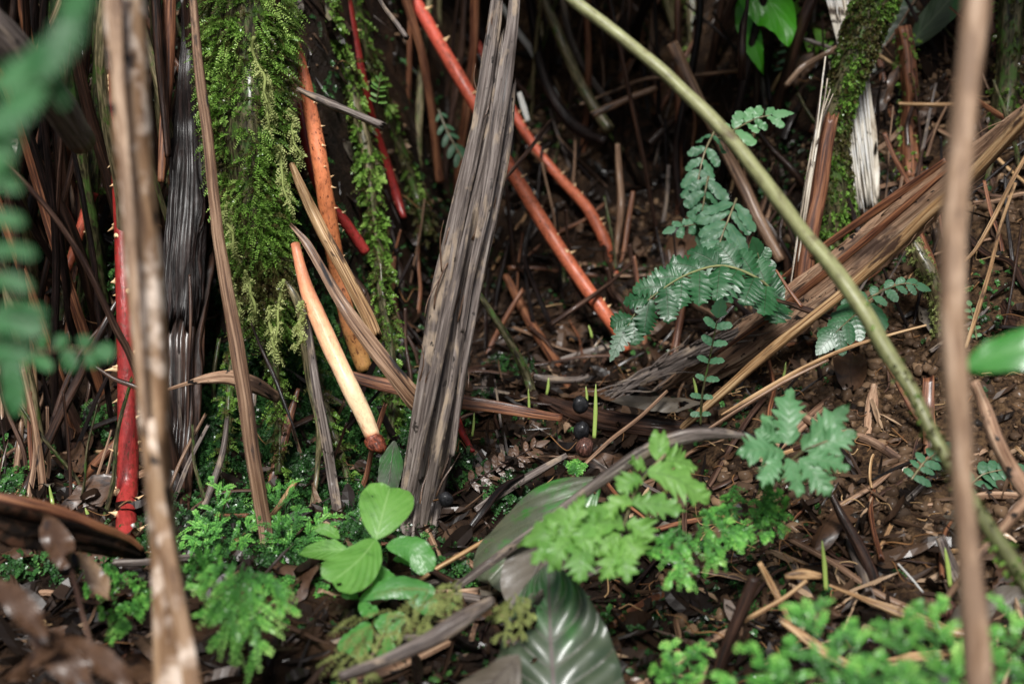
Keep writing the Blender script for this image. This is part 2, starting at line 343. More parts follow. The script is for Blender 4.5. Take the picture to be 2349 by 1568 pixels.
M['log'] = fibre('brown_frond_base', [(.10, (.11, .055, .032)), (.4, (.25, .145, .088)), (.7, (.35, .22, .14)), (.95, (.44, .31, .21))], 420, 9, patch=(.085, .05, .035), pscale=(60, 16), pthr=(.52, .64), spots=(.010, .007, .005), sscale=120, sthr=(.74, .76), rough=(.5, .85), coat=.05, bmp=1.0)
M['redbrown'] = fibre('red_brown_stem', [(.25, (.035, .012, .007)), (.5, (.12, .045, .022)), (.75, (.22, .095, .045))], 450, 14, coat=.3)
M['olive'] = fibre('olive_stem', [(.25, (.035, .03, .014)), (.5, (.11, .095, .045)), (.75, (.2, .16, .09))], 350, 40, moss=((.06, .10, .02), .56), coat=.3)
M['mossybark'] = fibre('mossy_bark', [(.25, (.015, .012, .007)), (.5, (.045, .042, .018)), (.75, (.10, .085, .045))], 260, 60, moss=((.045, .085, .018), .50), coat=.3, bmp=.9)
M['green'] = fibre('green_stem', [(.25, (.14, .15, .06)), (.5, (.22, .23, .10)), (.75, (.32, .33, .17))], 300, 20, patch=(.10, .08, .04), pscale=(60, 30), pthr=(.6, .7), coat=.1, bmp=.3, ttramp=[(0, (.26, .27, .13)), (.45, (.24, .25, .11)), (.7, (.14, .15, .06)), (1, (.06, .08, .025))])
M['white'] = fibre('white_fibre', [(.30, (.025, .016, .011)), (.44, (.26, .21, .155)), (.62, (.50, .45, .37)), (.9, (.66, .62, .54))], 420, 9, patch=(.66, .66, .64), pscale=(90, 14), pthr=(.56, .66), spots=(.05, .035, .025), sscale=90, sthr=(.72, .78), coat=.02, rough=(.6, .8))
M['whitestrip'] = fibre('white_strip', [(.3, (.4, .39, .36)), (.6, (.6, .6, .57))], 400, 10, coat=.1)
_rs = dict(fx=200, fz=70, bmp=.45, rough=(.38, .6), coat=.12, spots=(.10, .025, .012), sscale=330, sthr=(.70, .78), patch=(.17, .05, .03), pscale=(70, 40), pthr=(.60, .74))
M['red'] = fibre('red_root', [(.3, (.22, .018, .014)), (.7, (.36, .045, .034))], ttramp=[(0, (.18, .018, .013)), (.5, (.26, .018, .016)), (1, (.34, .038, .035))], **dict(_rs, coat=.4, rough=(.28, .42), patch=(.14, .012, .010)))
M['redorange'] = fibre('red_orange_root', [(.3, (.34, .06, .028)), (.7, (.5, .12, .05))], ttramp=[(0, (.55, .07, .055)), (.3, (.58, .11, .065)), (.6, (.55, .16, .08)), (1, (.42, .11, .05))], **_rs)
M['orange'] = fibre('orange_root', [(.3, (.55, .17, .07)), (.7, (.7, .30, .13))], ttramp=[(0, (.62, .14, .07)), (.25, (.70, .22, .10)), (.55, (.62, .20, .07)), (.8, (.58, .24, .10)), (1, (.58, .34, .10))], **_rs)
M['cream'] = fibre('cream_root', [(.3, (.75, .5, .28)), (.7, (.85, .65, .42))], ttramp=[(0, (.55, .13, .06)), (.15, (.66, .19, .09)), (.35, (.72, .28, .14)), (.55, (.80, .42, .23)), (.78, (.85, .60, .37)), (.93, (.85, .62, .38)), (1, (.5, .16, .08))], **dict(_rs, patch=None, spots=(.62, .24, .12), sthr=(.76, .84)), mott=.45)
M['rootcap'] = fibre('root_cap', [(.3, (.05, .012, .006)), (.7, (.19, .045, .02))], 300, 200, coat=.25, bmp=1.0, rough=(.35, .6))
M['thorn'] = fibre('thorn', [(.3, (.55, .34, .17)), (.7, (.72, .52, .3))], 300, 100, coat=.2, bmp=.15)
M['nut_black'] = fibre('black_nut', [(.3, (.006, .006, .007)), (.7, (.018, .018, .02))], 120, 120, coat=.25, rough=(.35, .6), bmp=.8)
M['nut_brown'] = fibre('brown_nut', [(.3, (.035, .014, .010)), (.6, (.10, .042, .03)), (.8, (.17, .08, .06))], 600, 160, coat=.5, bmp=.9)
M['sprout'] = leafmat('sprout_green', (.16, .26, .04), (.28, .38, .08), (.3, .4, .1), trans=.2, vw=.001)
M['fern_dark'] = leafmat('dark_fern', (.010, .052, .018), (.022, .10, .032), (.02, .035, .012), rough=(.36, .55), trans=.15, coat=.15, vw=.09)
M['fern_mid'] = leafmat('mid_fern', (.028, .095, .045), (.055, .155, .075), (.08, .16, .06), rough=(.5, .65), trans=.25, coat=.08, vw=.08)
M['fern_pale'] = leafmat('pale_fern', (.07, .19, .075), (.12, .28, .12), (.13, .25, .11), rough=(.45, .6), trans=.3, coat=.12, vw=.08)
M['fern_lime'] = leafmat('lime_fern', (.11, .27, .055), (.21, .41, .09), (.07, .15, .04), rough=(.45, .6), trans=.4, coat=.08, vw=.12, patch=(.05, .12, .03), ps=60, pth=(.66, .72))
M['fern_fore'] = leafmat('fore_fern', (.025, .10, .035), (.055, .20, .06), (.03, .13, .03), rough=(.5, .65), trans=.35, coat=.05)
M['seedling'] = leafmat('seedling_leaf', (.10, .27, .045), (.17, .38, .07), (.24, .44, .13), rough=(.4, .55), trans=.4, coat=.1, vw=.10, midw=.06, patch=(.07, .19, .03), ps=45, pth=(.56, .7))
M['seedling2'] = leafmat('shaded_seedling_leaf', (.05, .18, .04), (.08, .26, .05), (.12, .3, .08), rough=(.38, .5), trans=.35, coat=.15, vw=.08)  # darker copy of the seedling leaf, shade put into its green
M['foreleaf'] = leafmat('near_leaf', (.03, .17, .025), (.06, .26, .04), (.12, .34, .08), rough=(.25, .45), trans=.3, coat=.5)
M['bright'] = leafmat('bright_leaf', (.05, .30, .015), (.09, .42, .02), (.12, .45, .05), rough=(.3, .4), trans=.45, coat=.3)
M['limeleaf'] = leafmat('lime_leaf', (.12, .36, .03), (.2, .45, .05), (.1, .2, .03), rough=(.4, .5), trans=.45, coat=.1, patch=(.10, .08, .02), ps=25, pth=(.58, .64))
M['bigleaf'] = leafmat('big_dark_leaf', (.022, .04, .022), (.05, .065, .035), (.06, .035, .035), rough=(.42, .6), trans=.08, coat=.32, patch=(.022, .11, .018), ps=11, pth=(.52, .66), vw=.07, midw=.04)
M['greyleaf'] = leafmat('grey_green_leaf', (.05, .06, .035), (.085, .095, .06), (.12, .13, .08), rough=(.25, .45), trans=.12, coat=.5, patch=(.03, .115, .018), ps=14, pth=(.51, .57), vw=.06)
M['backleaf'] = leafmat('back_leaf', (.03, .05, .028), (.055, .085, .045), (.11, .14, .08), rough=(.45, .6), trans=.15, coat=.1, patch=(.03, .13, .03), ps=14, pth=(.52, .6))
M['deadleaf'] = leafmat('dead_leaf', (.03, .015, .008), (.10, .050, .025), (.035, .018, .01), rough=(.35, .6), trans=.08, coat=.15, patch=(.02, .011, .008), ps=35, pth=(.55, .62))
M['tanleaf'] = leafmat('tan_leaf', (.13, .075, .04), (.26, .17, .10), (.10, .055, .03), rough=(.35, .6), trans=.1, coat=.3, patch=(.06, .035, .02), ps=40, pth=(.56, .62))
M['greydead'] = leafmat('grey_dead_leaf', (.045, .036, .026), (.10, .082, .06), (.04, .03, .022), rough=(.45, .65), trans=.05, coat=.05, patch=(.04, .03, .02), ps=30)
M['moss'] = mossmat('moss_fronds', [(0, (.06, .04, .016)), (.2, (.08, .085, .024)), (.42, (.10, .20, .03)), (.68, (.17, .33, .05)), (1, (.38, .54, .14))])
M['mossdark'] = mossmat('dark_liverwort', [(0, (.007, .015, .006)), (.4, (.018, .06, .016)), (.7, (.048, .15, .035)), (1, (.15, .33, .07))], rough=.42, trans=.2, coat=.25)
M['spike'] = mossmat('spikemoss_shoots', [(0, (.02, .06, .015)), (.3, (.05, .18, .035)), (.55, (.12, .36, .06)), (.8, (.23, .50, .10)), (1, (.44, .70, .20))], rough=.5, trans=.3, coat=.12)
M['lichen'] = mossmat('pale_moss', [(0, (.10, .11, .03)), (.5, (.22, .26, .08)), (1, (.38, .42, .16))], rough=.7, trans=.2, coat=0)
M['litter'] = mossmat('litter_bits', [(0, (.005, .003, .002)), (.42, (.011, .007, .005)), (.66, (.032, .018, .011)), (.86, (.10, .060, .037)), (1, (.32, .22, .14))], rough=.42, trans=0, coat=.12)
M['crumb'] = mossmat('soil_crumb', [(0, (.010, .007, .005)), (.5, (.055, .032, .018)), (1, (.17, .105, .058))], rough=.85, trans=0, coat=.1)
M['rootlet'] = mossmat('rootlets', [(0, (.07, .03, .012)), (.5, (.2, .10, .04)), (1, (.36, .24, .12))], rough=.6, trans=0, coat=.1)
def soil():
    m, nt, bs = nodes('soil'); tc = nt.nodes.new('ShaderNodeTexCoord'); v = tc.outputs['Object']
    n = noise(nt, mul(nt, v, (14,) * 3), 1, 8, .7, .3); f = noise(nt, mul(nt, v, (120,) * 3), 1, 6, .7); g = noise(nt, mul(nt, v, (5,) * 3), 1, 4, .6)
    c = ramp(nt, n, [(.32, (.005, .003, .0025)), (.5, (.018, .010, .006)), (.68, (.06, .032, .017))])
    ti = attr(nt, 'tint').outputs['Fac']     # where ochre clay lies bare
    c2 = ramp(nt, f, [(.38, (.010, .006, .004)), (.5, (.055, .031, .016)), (.72, (.15, .090, .045))])
    c = mix(nt, rng(nt, mth(nt, 'ADD', ti, rng(nt, n, .3, .7, -.35, .35)), .35, .65, 0, 1), c, c2)
    nt.links.new(c, bs.inputs['Base Color']); nt.links.new(rng(nt, g, .4, .6, .35, .9), bs.inputs['Roughness'])
    bs.inputs['Specular IOR Level'].default_value = .15; bump(nt, mth(nt, 'ADD', f, n), .9, .01, bs); return m
M['soil'] = soil()
M['rotten'] = fibre('rotten_wood_and_shadow', [(.2, (.004, .0025, .002)), (.6, (.012, .007, .004)), (.9, (.04, .018, .01))], 120, 60, rough=(.75, .95), coat=0, bmp=1.0)  # rotten husk colour, also the black of the shadow lump in the hollow

# ------------------------------------------------------------------ ground sheet
def ground():
    xs = np.concatenate([np.linspace(-9, -1.5, 25)[:-1], np.arange(-1.5, 1.5, .0085), np.linspace(1.5, 9, 25)])
    ys = np.concatenate([np.linspace(-6, .7, 25)[:-1], np.arange(.7, 2.9, .0085), np.linspace(2.9, 12, 30)])
    X, Y = np.meshgrid(xs, ys); Z = height(X, Y)
    q = np.stack([X, Y, Z], -1); Z = Z + (.008 * fbm(q * 70, 3, 21) + .012 * (np.abs(fbm(q * 34, 2, 23)) - .2)) * (np.abs(X) < 1.6)
    ochre = np.exp(-((X - .48) ** 2 / .10 + (Y - 1.35) ** 2 / .12)) * .9 + .75 * np.exp(-((X - .12) ** 2 / .10 + (Y - 2.35) ** 2 / .10)) + .5 * np.exp(-((X - .9) ** 2 / .1 + (Y - 1.9) ** 2 / .2))
    n, m = X.shape; i = np.arange(n - 1)[:, None] * m; k = np.arange(m - 1)[None]
    F = np.stack([i + k, i + k + 1, i + m + k + 1, i + m + k], -1).reshape(-1, 4)
    mb = MB(); mb.add(np.stack([X, Y, Z], -1), F, None, None, np.clip(ochre, 0, 1).ravel()); o = mb.build('ground', M['soil']); o['kind'] = 'structure'
ground()
# ------------------------------------------------------------------ prickly stilt roots
def thorn_mesh():
    mb = MB(); z = [0, .0004, .0011, .0019, .0028, .0042, .0056]; r = [.0016, .0017, .0014, .0010, .0007, .0004, .0001]
    sweep(mb, [(0.0003 * k * k * .12, 0, a) for k, a in enumerate(z)], r, seg=9, up=(1, 0, 0), wob=0, rough=.05, step=.0005); return mb.mesh('thorn', M['thorn'], np.zeros(3))
THORN = thorn_mesh()
def root(name, label, lst, mat, nth=0, side='both', tsz=1., t0=.05, t1=.97, tip=None, group=None, cap=None, **kw):
    pts, rad = spec(lst); mb = MB(); kw.setdefault('seg', 20); kw.setdefault('rough', .07); kw.setdefault('wob', .12)
    c, r, T, S, N = sweep(mb, pts, rad, nsc=70, **kw)
    t = empty(name, c[-1], label, 'root', group); mb.build('stem', M[mat], t)
    for k in range(nth):
        f = t0 + (t1 - t0) * min(1, max(0, (k + random.uniform(-.6, 1.6)) / nth)); i = int(f * (len(c) - 1))
        s = {'both': random.choice((-1, 1)), 'right': 1, 'left': -1}[side]
        if kw.get('flip'): s = -s
        a = random.gauss(.1, .55)
        d = S[i] * s * math.cos(a) + N[i] * math.sin(a) * .9 + T[i] * random.gauss(0, .28)
        o = bpy.data.objects.new('thorn', THORN); col.objects.link(o); o.parent = t
        q = Vector(unit(d)).to_track_quat('Z', 'Y'); sz = 1.7 * tsz * random.uniform(.6, 1.2) * (r[i] / .012) ** .3
        pt = c[i] + unit(d) * r[i] * .93
        o.matrix_local = Matrix.Translation(Vector(pt - np.array(t['_o']))) @ q.to_matrix().to_4x4() @ Matrix.Diagonal((sz * random.uniform(.8, 1.25), sz * random.uniform(.8, 1.2), sz * random.choice((.35, .7, .9, 1, 1.15)), 1))
    if cap:
        m2 = MB(); p2, r2 = spec(cap); sweep(m2, p2, r2, seg=22, rough=.45, nsc=260, wob=.1, step=.0015, taper=(.003, .004)); m2.build('root_cap', M['rootcap'], t)
    return t
root('stilt_root', 'scarlet thorny root standing at the left behind the blurred tan stem', [(262, -30, 1.5, 26), (262, 150, 1.47, 28), (268, 300, 1.44, 30), (277, 480, 1.42, 34), (288, 700, 1.40, 42), (292, 850, 1.39, 44), (293, 1000, 1.38, 48), (291, 1120, 1.37, 49), (287, 1215, 1.36, 47), (283, 1275, 1.36, 44)], 'red', 44, 'both', 1.45, .12, .97)
root('stilt_root', 'cream and orange root ending in a dark rusty cap above the seedling', [(676, 560, 1.43, 20), (689, 620, 1.42, 26), (703, 668, 1.41, 34), (720, 712, 1.40, 40), (743, 765, 1.39, 42), (774, 832, 1.38, 42), (804, 895, 1.37, 43), (834, 955, 1.37, 40), (856, 1006, 1.37, 35)], 'cream', 0, cap=[(851, 996, 1.37, 32), (858, 1010, 1.368, 38), (866, 1020, 1.366, 41), (874, 1032, 1.365, 32), (873, 1042, 1.365, 14)])
root('stilt_root', 'orange root with a pointed top beside the mossy trunk, yellow at its foot', [(684, 92, 1.50, 5), (688, 130, 1.50, 22), (700, 195, 1.50, 31), (718, 290, 1.51, 36), (735, 385, 1.51, 38), (752, 480, 1.52, 40), (766, 570, 1.53, 39), (782, 655, 1.54, 38), (800, 740, 1.54, 38), (822, 805, 1.55, 40), (838, 850, 1.55, 38)], 'orange', 16, 'right', .8, .1, .75)
root('stilt_root', 'dull red root half hidden behind the pointed orange one', [(688, 235, 1.58, 14), (697, 300, 1.58, 22), (712, 380, 1.59, 22), (740, 450, 1.60, 20), (790, 510, 1.62, 26), (840, 580, 1.64, 24)], 'red', 5, 'both', .7)
root('stilt_root', 'long coral red root crossing behind the grey petiole down to the middle of the floor', [(930, -40, 1.98, 27), (985, 60, 1.95, 30), (1035, 145, 1.92, 31), (1085, 232, 1.90, 31), (1130, 315, 1.87, 32), (1175, 395, 1.85, 32), (1225, 480, 1.83, 33), (1280, 565, 1.81, 33), (1335, 645, 1.79, 33), (1385, 712, 1.77, 32), (1420, 765, 1.76, 26), (1440, 805, 1.75, 18)], 'redorange', 26, 'right', 1.15, .04, .95)
root('stilt_root', 'thin orange root right of the coral one with crowded thorns near its tip', [(1085, 85, 2.12, 18), (1130, 160, 2.1, 20), (1180, 262, 2.08, 22), (1235, 350, 2.05, 22), (1290, 415, 2.03, 24), (1345, 475, 2.0, 26), (1380, 535, 1.98, 28), (1400, 585, 1.97, 27), (1412, 632, 1.97, 20)], 'redorange', 22, 'right', 1.0, .3, .95)
root('stilt_root', 'dark red root behind the moss hung stems right of the orange root', [(792, -30, 1.95, 20), (812, 80, 1.93, 22), (832, 190, 1.92, 24), (855, 290, 1.9, 26), (885, 380, 1.88, 27), (908, 445, 1.87, 24), (928, 500, 1.86, 12)], 'red', 14, 'both', .8)
root('stilt_root', 'broad vermilion root between the glossy dark sheath and the thin brown stem', [(430, 60, 1.62, 20), (445, 200, 1.61, 26), (458, 350, 1.6, 34), (468, 470, 1.59, 38), (478, 560, 1.59, 38), (486, 620, 1.58, 30)], 'red', 4, 'both', .7)
for q, lb in (([(130, 30, 1.66, 26), (128, 130, 1.66, 30), (160, 300, 1.65, 26), (185, 460, 1.62, 22), (195, 560, 1.6, 18)], 'rusty orange root in the shade left of the tan stem'),
              ([(215, 560, 1.52, 22), (210, 440, 1.53, 30), (192, 500, 1.53, 24), (160, 600, 1.52, 20), (140, 650, 1.5, 12)][1:], 'short orange root stub below the moss crusted stem'),
              ([(70, 470, 1.6, 30), (85, 560, 1.6, 36), (100, 680, 1.6, 34), (96, 800, 1.58, 26)], 'wet rust coloured root at the left edge behind the curved twig')):
    root('stilt_root', lb, q, 'redorange' if 'stub' in lb else 'redbrown', 2, 'both', .6)
root('stilt_root', 'small crimson root poking out under the petiole foot', [(1040, 930, 1.55, 16), (1052, 970, 1.5, 18), (1065, 1000, 1.48, 16), (1085, 1035, 1.46, 10)], 'red')

# ------------------------------------------------------------------ the mossy trunk and its moss
def mossy(name, label, lst, mat, dens, ln, k=9, ll=.0038, lw=.0013, mk='moss', thick=.006, flat=1., tint0=.45, down=.7, n_axes=True, cat='trunk', hemi=.35, ridge=.12, group=None, tmin=0, **sk):
    pts, rad = spec(lst); mb = MB(); c, r, T, S, N = sweep(mb, pts, rad, **dict(dict(seg=36, ridge=ridge, rough=.25, nsc=60, wob=.3, flat=flat), **sk))
    t = empty(name, c[-1], label, cat, group); mb.build('stem', M[mat], t)
    L = np.linalg.norm(np.diff(c, axis=0), axis=1).sum(); n = int(dens * L * r.mean() * 2 * math.pi)
    i = RNG.integers(0, len(c) - 1, n); f = RNG.uniform(0, 1, (n, 1)); a = RNG.uniform(-math.pi * hemi, math.pi * (1 + hemi), n)
    o = S[i] * np.cos(a)[:, None] + N[i] * np.sin(a)[:, None]
    cl = fbm(np.stack([a * 1.5, i * .12, i * 0], -1), 3, 40)
    p = c[i] * (1 - f) + c[i + 1] * f + o * (r[i] * (flat ** np.abs(np.sin(a)) + .03) + thick * np.clip(cl, -.2, 1) * RNG.uniform(0, 1, n))[:, None]
    keep = (cl + RNG.uniform(-.25, .45, n) > -.2) & (i / len(c) > tmin + RNG.normal(0, .05, n) * (tmin > 0)); p, o, cl, i = p[keep], o[keep], cl[keep], i[keep]; n = len(p)
    d = o * RNG.uniform(.2, 1.0, (n, 1)) + T[i] * down * RNG.uniform(-.3, 1, (n, 1)) + RNG.normal(0, .42, (n, 3))
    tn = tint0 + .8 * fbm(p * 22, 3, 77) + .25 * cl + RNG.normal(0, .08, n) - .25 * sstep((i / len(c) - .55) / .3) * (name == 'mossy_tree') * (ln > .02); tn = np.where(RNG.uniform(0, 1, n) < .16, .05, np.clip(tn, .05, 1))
    m2 = MB(); lnn = ln * RNG.uniform(.45, 1.25, n) * (1 + .6 * cl)
    sprigs(m2, p, d, o + RNG.normal(0, .3, (n, 3)), lnn, k, ll, lw, .45, tn, tip=.22)
    if n_axes: axes(m2, p, d, lnn, .00025, .45, .25)
    m2.build('moss', M[mk], t); return t, (c, r, T, S, N)
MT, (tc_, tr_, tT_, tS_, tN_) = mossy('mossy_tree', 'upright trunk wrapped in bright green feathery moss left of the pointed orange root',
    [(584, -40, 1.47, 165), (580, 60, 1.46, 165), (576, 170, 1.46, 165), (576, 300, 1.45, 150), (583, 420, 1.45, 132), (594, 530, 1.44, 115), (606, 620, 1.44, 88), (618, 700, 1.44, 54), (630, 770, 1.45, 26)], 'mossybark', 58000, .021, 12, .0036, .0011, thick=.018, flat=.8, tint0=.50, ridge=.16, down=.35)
def strands():     # long pale strings of moss hanging down the trunk
    rows = [(575, 85, 60, 190, 'twist'), (640, 330, 25, 150, 0), (668, 250, 20, 120, 0), (520, 470, 20, 120, 0), (612, 190, 15, 110, 0), (700, 690, -20, 110, 0), (560, 620, 30, 110, 0), (610, 700, 25, 120, 0), (648, 640, -8, 160, 0), (530, 640, 14, 90, 0)]
    for (x, y, dx, ln, kind) in rows:
        pts = []; 
        for k in range(7): pts.append(P(x + dx * k / 6 + random.uniform(-9, 9), y + ln * k / 6, 1.385 + .01 * math.sin(k)))
        mb = MB(); sweep(mb, pts, [.0012 + .0006 * (6 - k) / 6 for k in range(7)], seg=6, rough=.4, wob=.8)
        q = np.array(pts); n = 60; i = RNG.integers(0, 6, n); f = RNG.uniform(0, 1, (n, 1)); pp = q[i] * (1 - f) + q[i + 1] * f
        sprigs(mb, pp, RNG.normal(0, 1, (n, 3)) + [0, 0, -.8], RNG.normal(0, 1, (n, 3)), .009, 5, .003, .001, .6, .8 + RNG.normal(0, .1, n))
        mb.build('moss_strand', M['lichen'] if kind == 0 else M['lichen'], MT)
strands()
for lb, q, wd in (('moss furred root under the mossy trunk, between the brown stem and the olive stalk', [(600, 560, 1.45), (612, 700, 1.455), (628, 830, 1.46), (640, 960, 1.45), (640, 1090, 1.43)], 24),
                  ('slim moss dotted root left of the brown stem under the mossy trunk', [(560, 600, 1.47), (548, 720, 1.475), (530, 850, 1.47), (520, 980, 1.45), (505, 1100, 1.43)], 18),
                  ('moss dotted dark root behind the cream root', [(655, 520, 1.5), (680, 680, 1.5), (720, 840, 1.49), (765, 990, 1.47), (800, 1110, 1.45)], 20),
                  ('mossy root leaning toward the petiole from the orange root foot', [(870, 600, 1.6), (880, 700, 1.58), (895, 800, 1.55), (905, 900, 1.52), (900, 1010, 1.48)], 26)):
    mossy('mossy_root', lb, [(a, b, c, wd * (1 - .25 * k / 4)) for k, (a, b, c) in enumerate(q)], 'mossybark', 30000, .013, 7, .0036, .0013, tint0=.42, cat='root', down=.4)
GS = 'thin stems hung with moss behind the orange root'
mossy('mossy_stalk', 'moss hung stem with a small bright fern tuft right of the orange root', [(742, -30, 1.78, 26), (765, 80, 1.76, 28), (795, 160, 1.75, 30), (815, 250, 1.74, 30), (838, 340, 1.73, 28), (852, 440, 1.72, 28), (868, 560, 1.72, 26), (885, 640, 1.72, 20)], 'olive', 32000, .014, 7, .0042, .0018, tint0=.42, cat='stem')
mossy('mossy_stalk', 'darker moss covered stem leaning behind the dark red root', [(800, -30, 2.0, 34), (838, 110, 1.98, 34), (870, 210, 1.97, 26), (905, 320, 1.95, 26), (950, 430, 1.93, 26), (985, 540, 1.9, 22)], 'mossybark', 14000, .014, 6, .004, .0016, tint0=.3, cat='stem')
mossy('mossy_stalk', 'olive crusted stem with broken end left of the tan stem', [(225, 60, 1.6, 30), (228, 140, 1.58, 32), (232, 240, 1.57, 36), (222, 330, 1.56, 38), (205, 410, 1.55, 40), (200, 450, 1.54, 34)], 'olive', 9000, .010, 6, .004, .0015, tint0=.35, cat='stem')
mossy('mossy_tree', 'thick leaning trunk coated in dark crusty moss across the white shredded stem', [(2030, -40, 1.66, 92), (1985, 60, 1.66, 84), (1958, 150, 1.66, 72), (1932, 230, 1.66, 64), (1918, 310, 1.67, 72), (1912, 400, 1.68, 95), (1905, 520, 1.7, 110), (1900, 600, 1.72, 110)], 'mossybark', 70000, .005, 5, .003, .0013, 'moss', thick=.003, tint0=.22, down=.3, n_axes=False)
mossy('mossy_tree', 'dark mossy trunk at the top right corner behind the pale blurred stem', [(2325, -40, 1.7, 56), (2318, 80, 1.7, 54), (2308, 200, 1.7, 52), (2295, 330, 1.72, 50)], 'mossybark', 9000, .009, 5, .004, .0018, tint0=.3, down=.2)
mossy('mossy_stump', 'rotten reddish stump with loose green moss left of the pale blurred stem', [(2072, 62, 1.75, 34), (2082, 120, 1.75, 36), (2090, 190, 1.75, 36), (2092, 250, 1.76, 36), (2086, 320, 1.78, 46), (2080, 420, 1.8, 56)], 'redbrown', 9000, .008, 5, .0035, .0014, tint0=.45, down=.1, cat='stump')
mossy('mossy_stick', 'short stick furred with lime green moss by the reddish stake', [(2088, 535, 1.5, 18), (2110, 590, 1.49, 30), (2140, 650, 1.48, 38), (2155, 710, 1.48, 34), (2150, 780, 1.47, 20)], 'olive', 70000, .006, 5, .0022, .0009, 'lichen', thick=.004, tint0=.55, down=0, cat='stick')
mossy('mossy_stalk', 'slender mossy stem in the shade right of the diagonal green one', [(1590, -30, 2.15, 20), (1585, 80, 2.15, 22), (1575, 160, 2.12, 18), (1570, 250, 2.1, 14)], 'olive', 9000, .008, 5, .004, .0015, tint0=.5, cat='stem')

# ------------------------------------------------------------------ grey petiole and the other large dead pieces
def petiole():
    global PETO
    t = PETO = empty('dead_petiole', P(965, 1240, 1.33), 'tall grey ridged dead palm petiole leaning in the middle, split at its top', 'petiole')
    pts, rad = spec([(1146, 120, 1.33, 44), (1138, 200, 1.33, 70), (1125, 300, 1.33, 94), (1098, 420, 1.33, 100), (1067, 560, 1.33, 103), (1040, 680, 1.33, 106), (1022, 800, 1.33, 108), (1005, 920, 1.33, 106), (985, 1040, 1.34, 100), (965, 1150, 1.35, 92), (953, 1240, 1.36, 84)])
    mb = MB(); seg = 150
    sweep(mb, pts, rad, seg=seg, flat=.40, ridge=.07, kmax=26, rough=.05, nsc=60, wob=.05, rag=(.030, .02), seed=12); mb.build('shaft', M['grey'], t)
    for lst, fl, sd in (([(1143, -45, 1.325, 20), (1134, 40, 1.325, 27), (1120, 130, 1.32, 30), (1106, 220, 1.318, 30), (1088, 330, 1.315, 26), (1062, 470, 1.312, 20), (1030, 640, 1.31, 14), (1000, 800, 1.308, 10)], .5, 3),
                        ([(1186, -45, 1.325, 24), (1176, 60, 1.32, 28), (1160, 160, 1.318, 34), (1146, 260, 1.312, 34), (1130, 380, 1.308, 28), (1110, 500, 1.305, 22), (1080, 640, 1.302, 15), (1062, 760, 1.3, 10)], .55, 4),
                        ([(1170, 200, 1.335, 26), (1160, 300, 1.33, 34), (1140, 420, 1.325, 30), (1115, 560, 1.32, 24), (1092, 680, 1.315, 18), (1060, 860, 1.312, 14), (1036, 1040, 1.316, 12)], .5, 5),
                        ([(1082, 470, 1.305, 7), (1056, 600, 1.303, 16), (1020, 760, 1.300, 22), (985, 920, 1.300, 22), (955, 1060, 1.305, 20), (935, 1160, 1.31, 16), (925, 1215, 1.32, 10)], .6, 6),
                        ([(1052, 760, 1.305, 6), (1040, 860, 1.303, 16), (1010, 1000, 1.305, 20), (985, 1120, 1.31, 22), (968, 1215, 1.32, 18)], .6, 8)):
        p2, r2 = spec(lst); m2 = MB(); sweep(m2, p2, r2, seg=40, flat=fl, ridge=.10, kmax=10, rough=.08, wob=.15, rag=(.012, .006), seed=sd); m2.build('split_strip', M['grey'], t)
petiole()
def biglog():
    global LOGO
    t = LOGO = empty('dead_frond', P(1420, 905, 1.6), 'long split brown frond base lying diagonally up to the right edge', 'dead frond')
    mb = MB(); p, r = spec([(1590, 868, 1.62, 40), (1680, 810, 1.58, 74), (1780, 738, 1.55, 92), (1900, 646, 1.5, 98), (2010, 556, 1.45, 92), (2110, 474, 1.4, 80), (2200, 400, 1.35, 66), (2290, 318, 1.3, 54), (2380, 235, 1.25, 46)])
    sweep(mb, p, r, seg=110, flat=.42, ridge=.05, kmax=22, rough=.22, nsc=80, wob=.15, rag=(.06, 0), seed=5); mb.build('shaft', M['log'], t)
    mb = MB(); p, r = spec([(1385, 912, 1.62, 10), (1450, 880, 1.615, 22), (1530, 842, 1.60, 30), (1610, 804, 1.585, 32), (1690, 768, 1.57, 22)])
    sweep(mb, p, r, seg=70, flat=.35, ridge=.13, kmax=20, rough=.12, wob=.2, rag=(.03, .02), seed=6); mb.build('shredded_end', M['grey'], t)
    mb = MB(); p, r = spec([(1660, 800, 1.52, 8), (1780, 715, 1.49, 18), (1900, 620, 1.44, 20), (2020, 520, 1.39, 18), (2120, 435, 1.35, 14), (2200, 370, 1.32, 8)])
    sweep(mb, p, r, seg=24, flat=.6, ridge=.15, kmax=9, rough=.1, wob=.2, rag=(.02, .02), seed=9); mb.build('edge_rib', M['redbrown'], t)
biglog()
def frays(t, lst, n, mat, ln=.05, wd=.0009, lift=.006):
    pts, rad = spec(lst); c, r, q, L = resample(pts, rad, .01); T = unit(np.gradient(c, axis=0)); N = unit(CAM - c); S = unit(np.cross(N, T)); mb = MB()
    for k in range(n):
        i = random.randrange(1, len(c) - 1); u = random.choice((-1, 1)) * random.uniform(.55, 1.05) if random.random() < .6 else random.uniform(-.8, .8); b = c[i] + S[i] * u * r[i] + N[i] * r[i] * .42 * math.sqrt(max(0, 1 - u * u)) + N[i] * .001
        d = T[i] * random.choice((-1, 1)) + S[i] * (.12 * np.sign(u) + random.gauss(0, .1)) + N[i] * random.uniform(.02, .22); l = ln * random.uniform(.3, 1.3)
        p = [b + d * l * f + N[i] * lift * f * f * random.uniform(-.5, 1) + S[i] * random.gauss(0, .06) * l * f for f in (0, .35, .7, 1)]
        sweep(mb, p, [wd, wd, wd * .7, wd * .2], seg=5, flat=.5, step=.006, wob=.8)
    mb.build('fringe', M[mat], t)['kind'] = 'stuff'
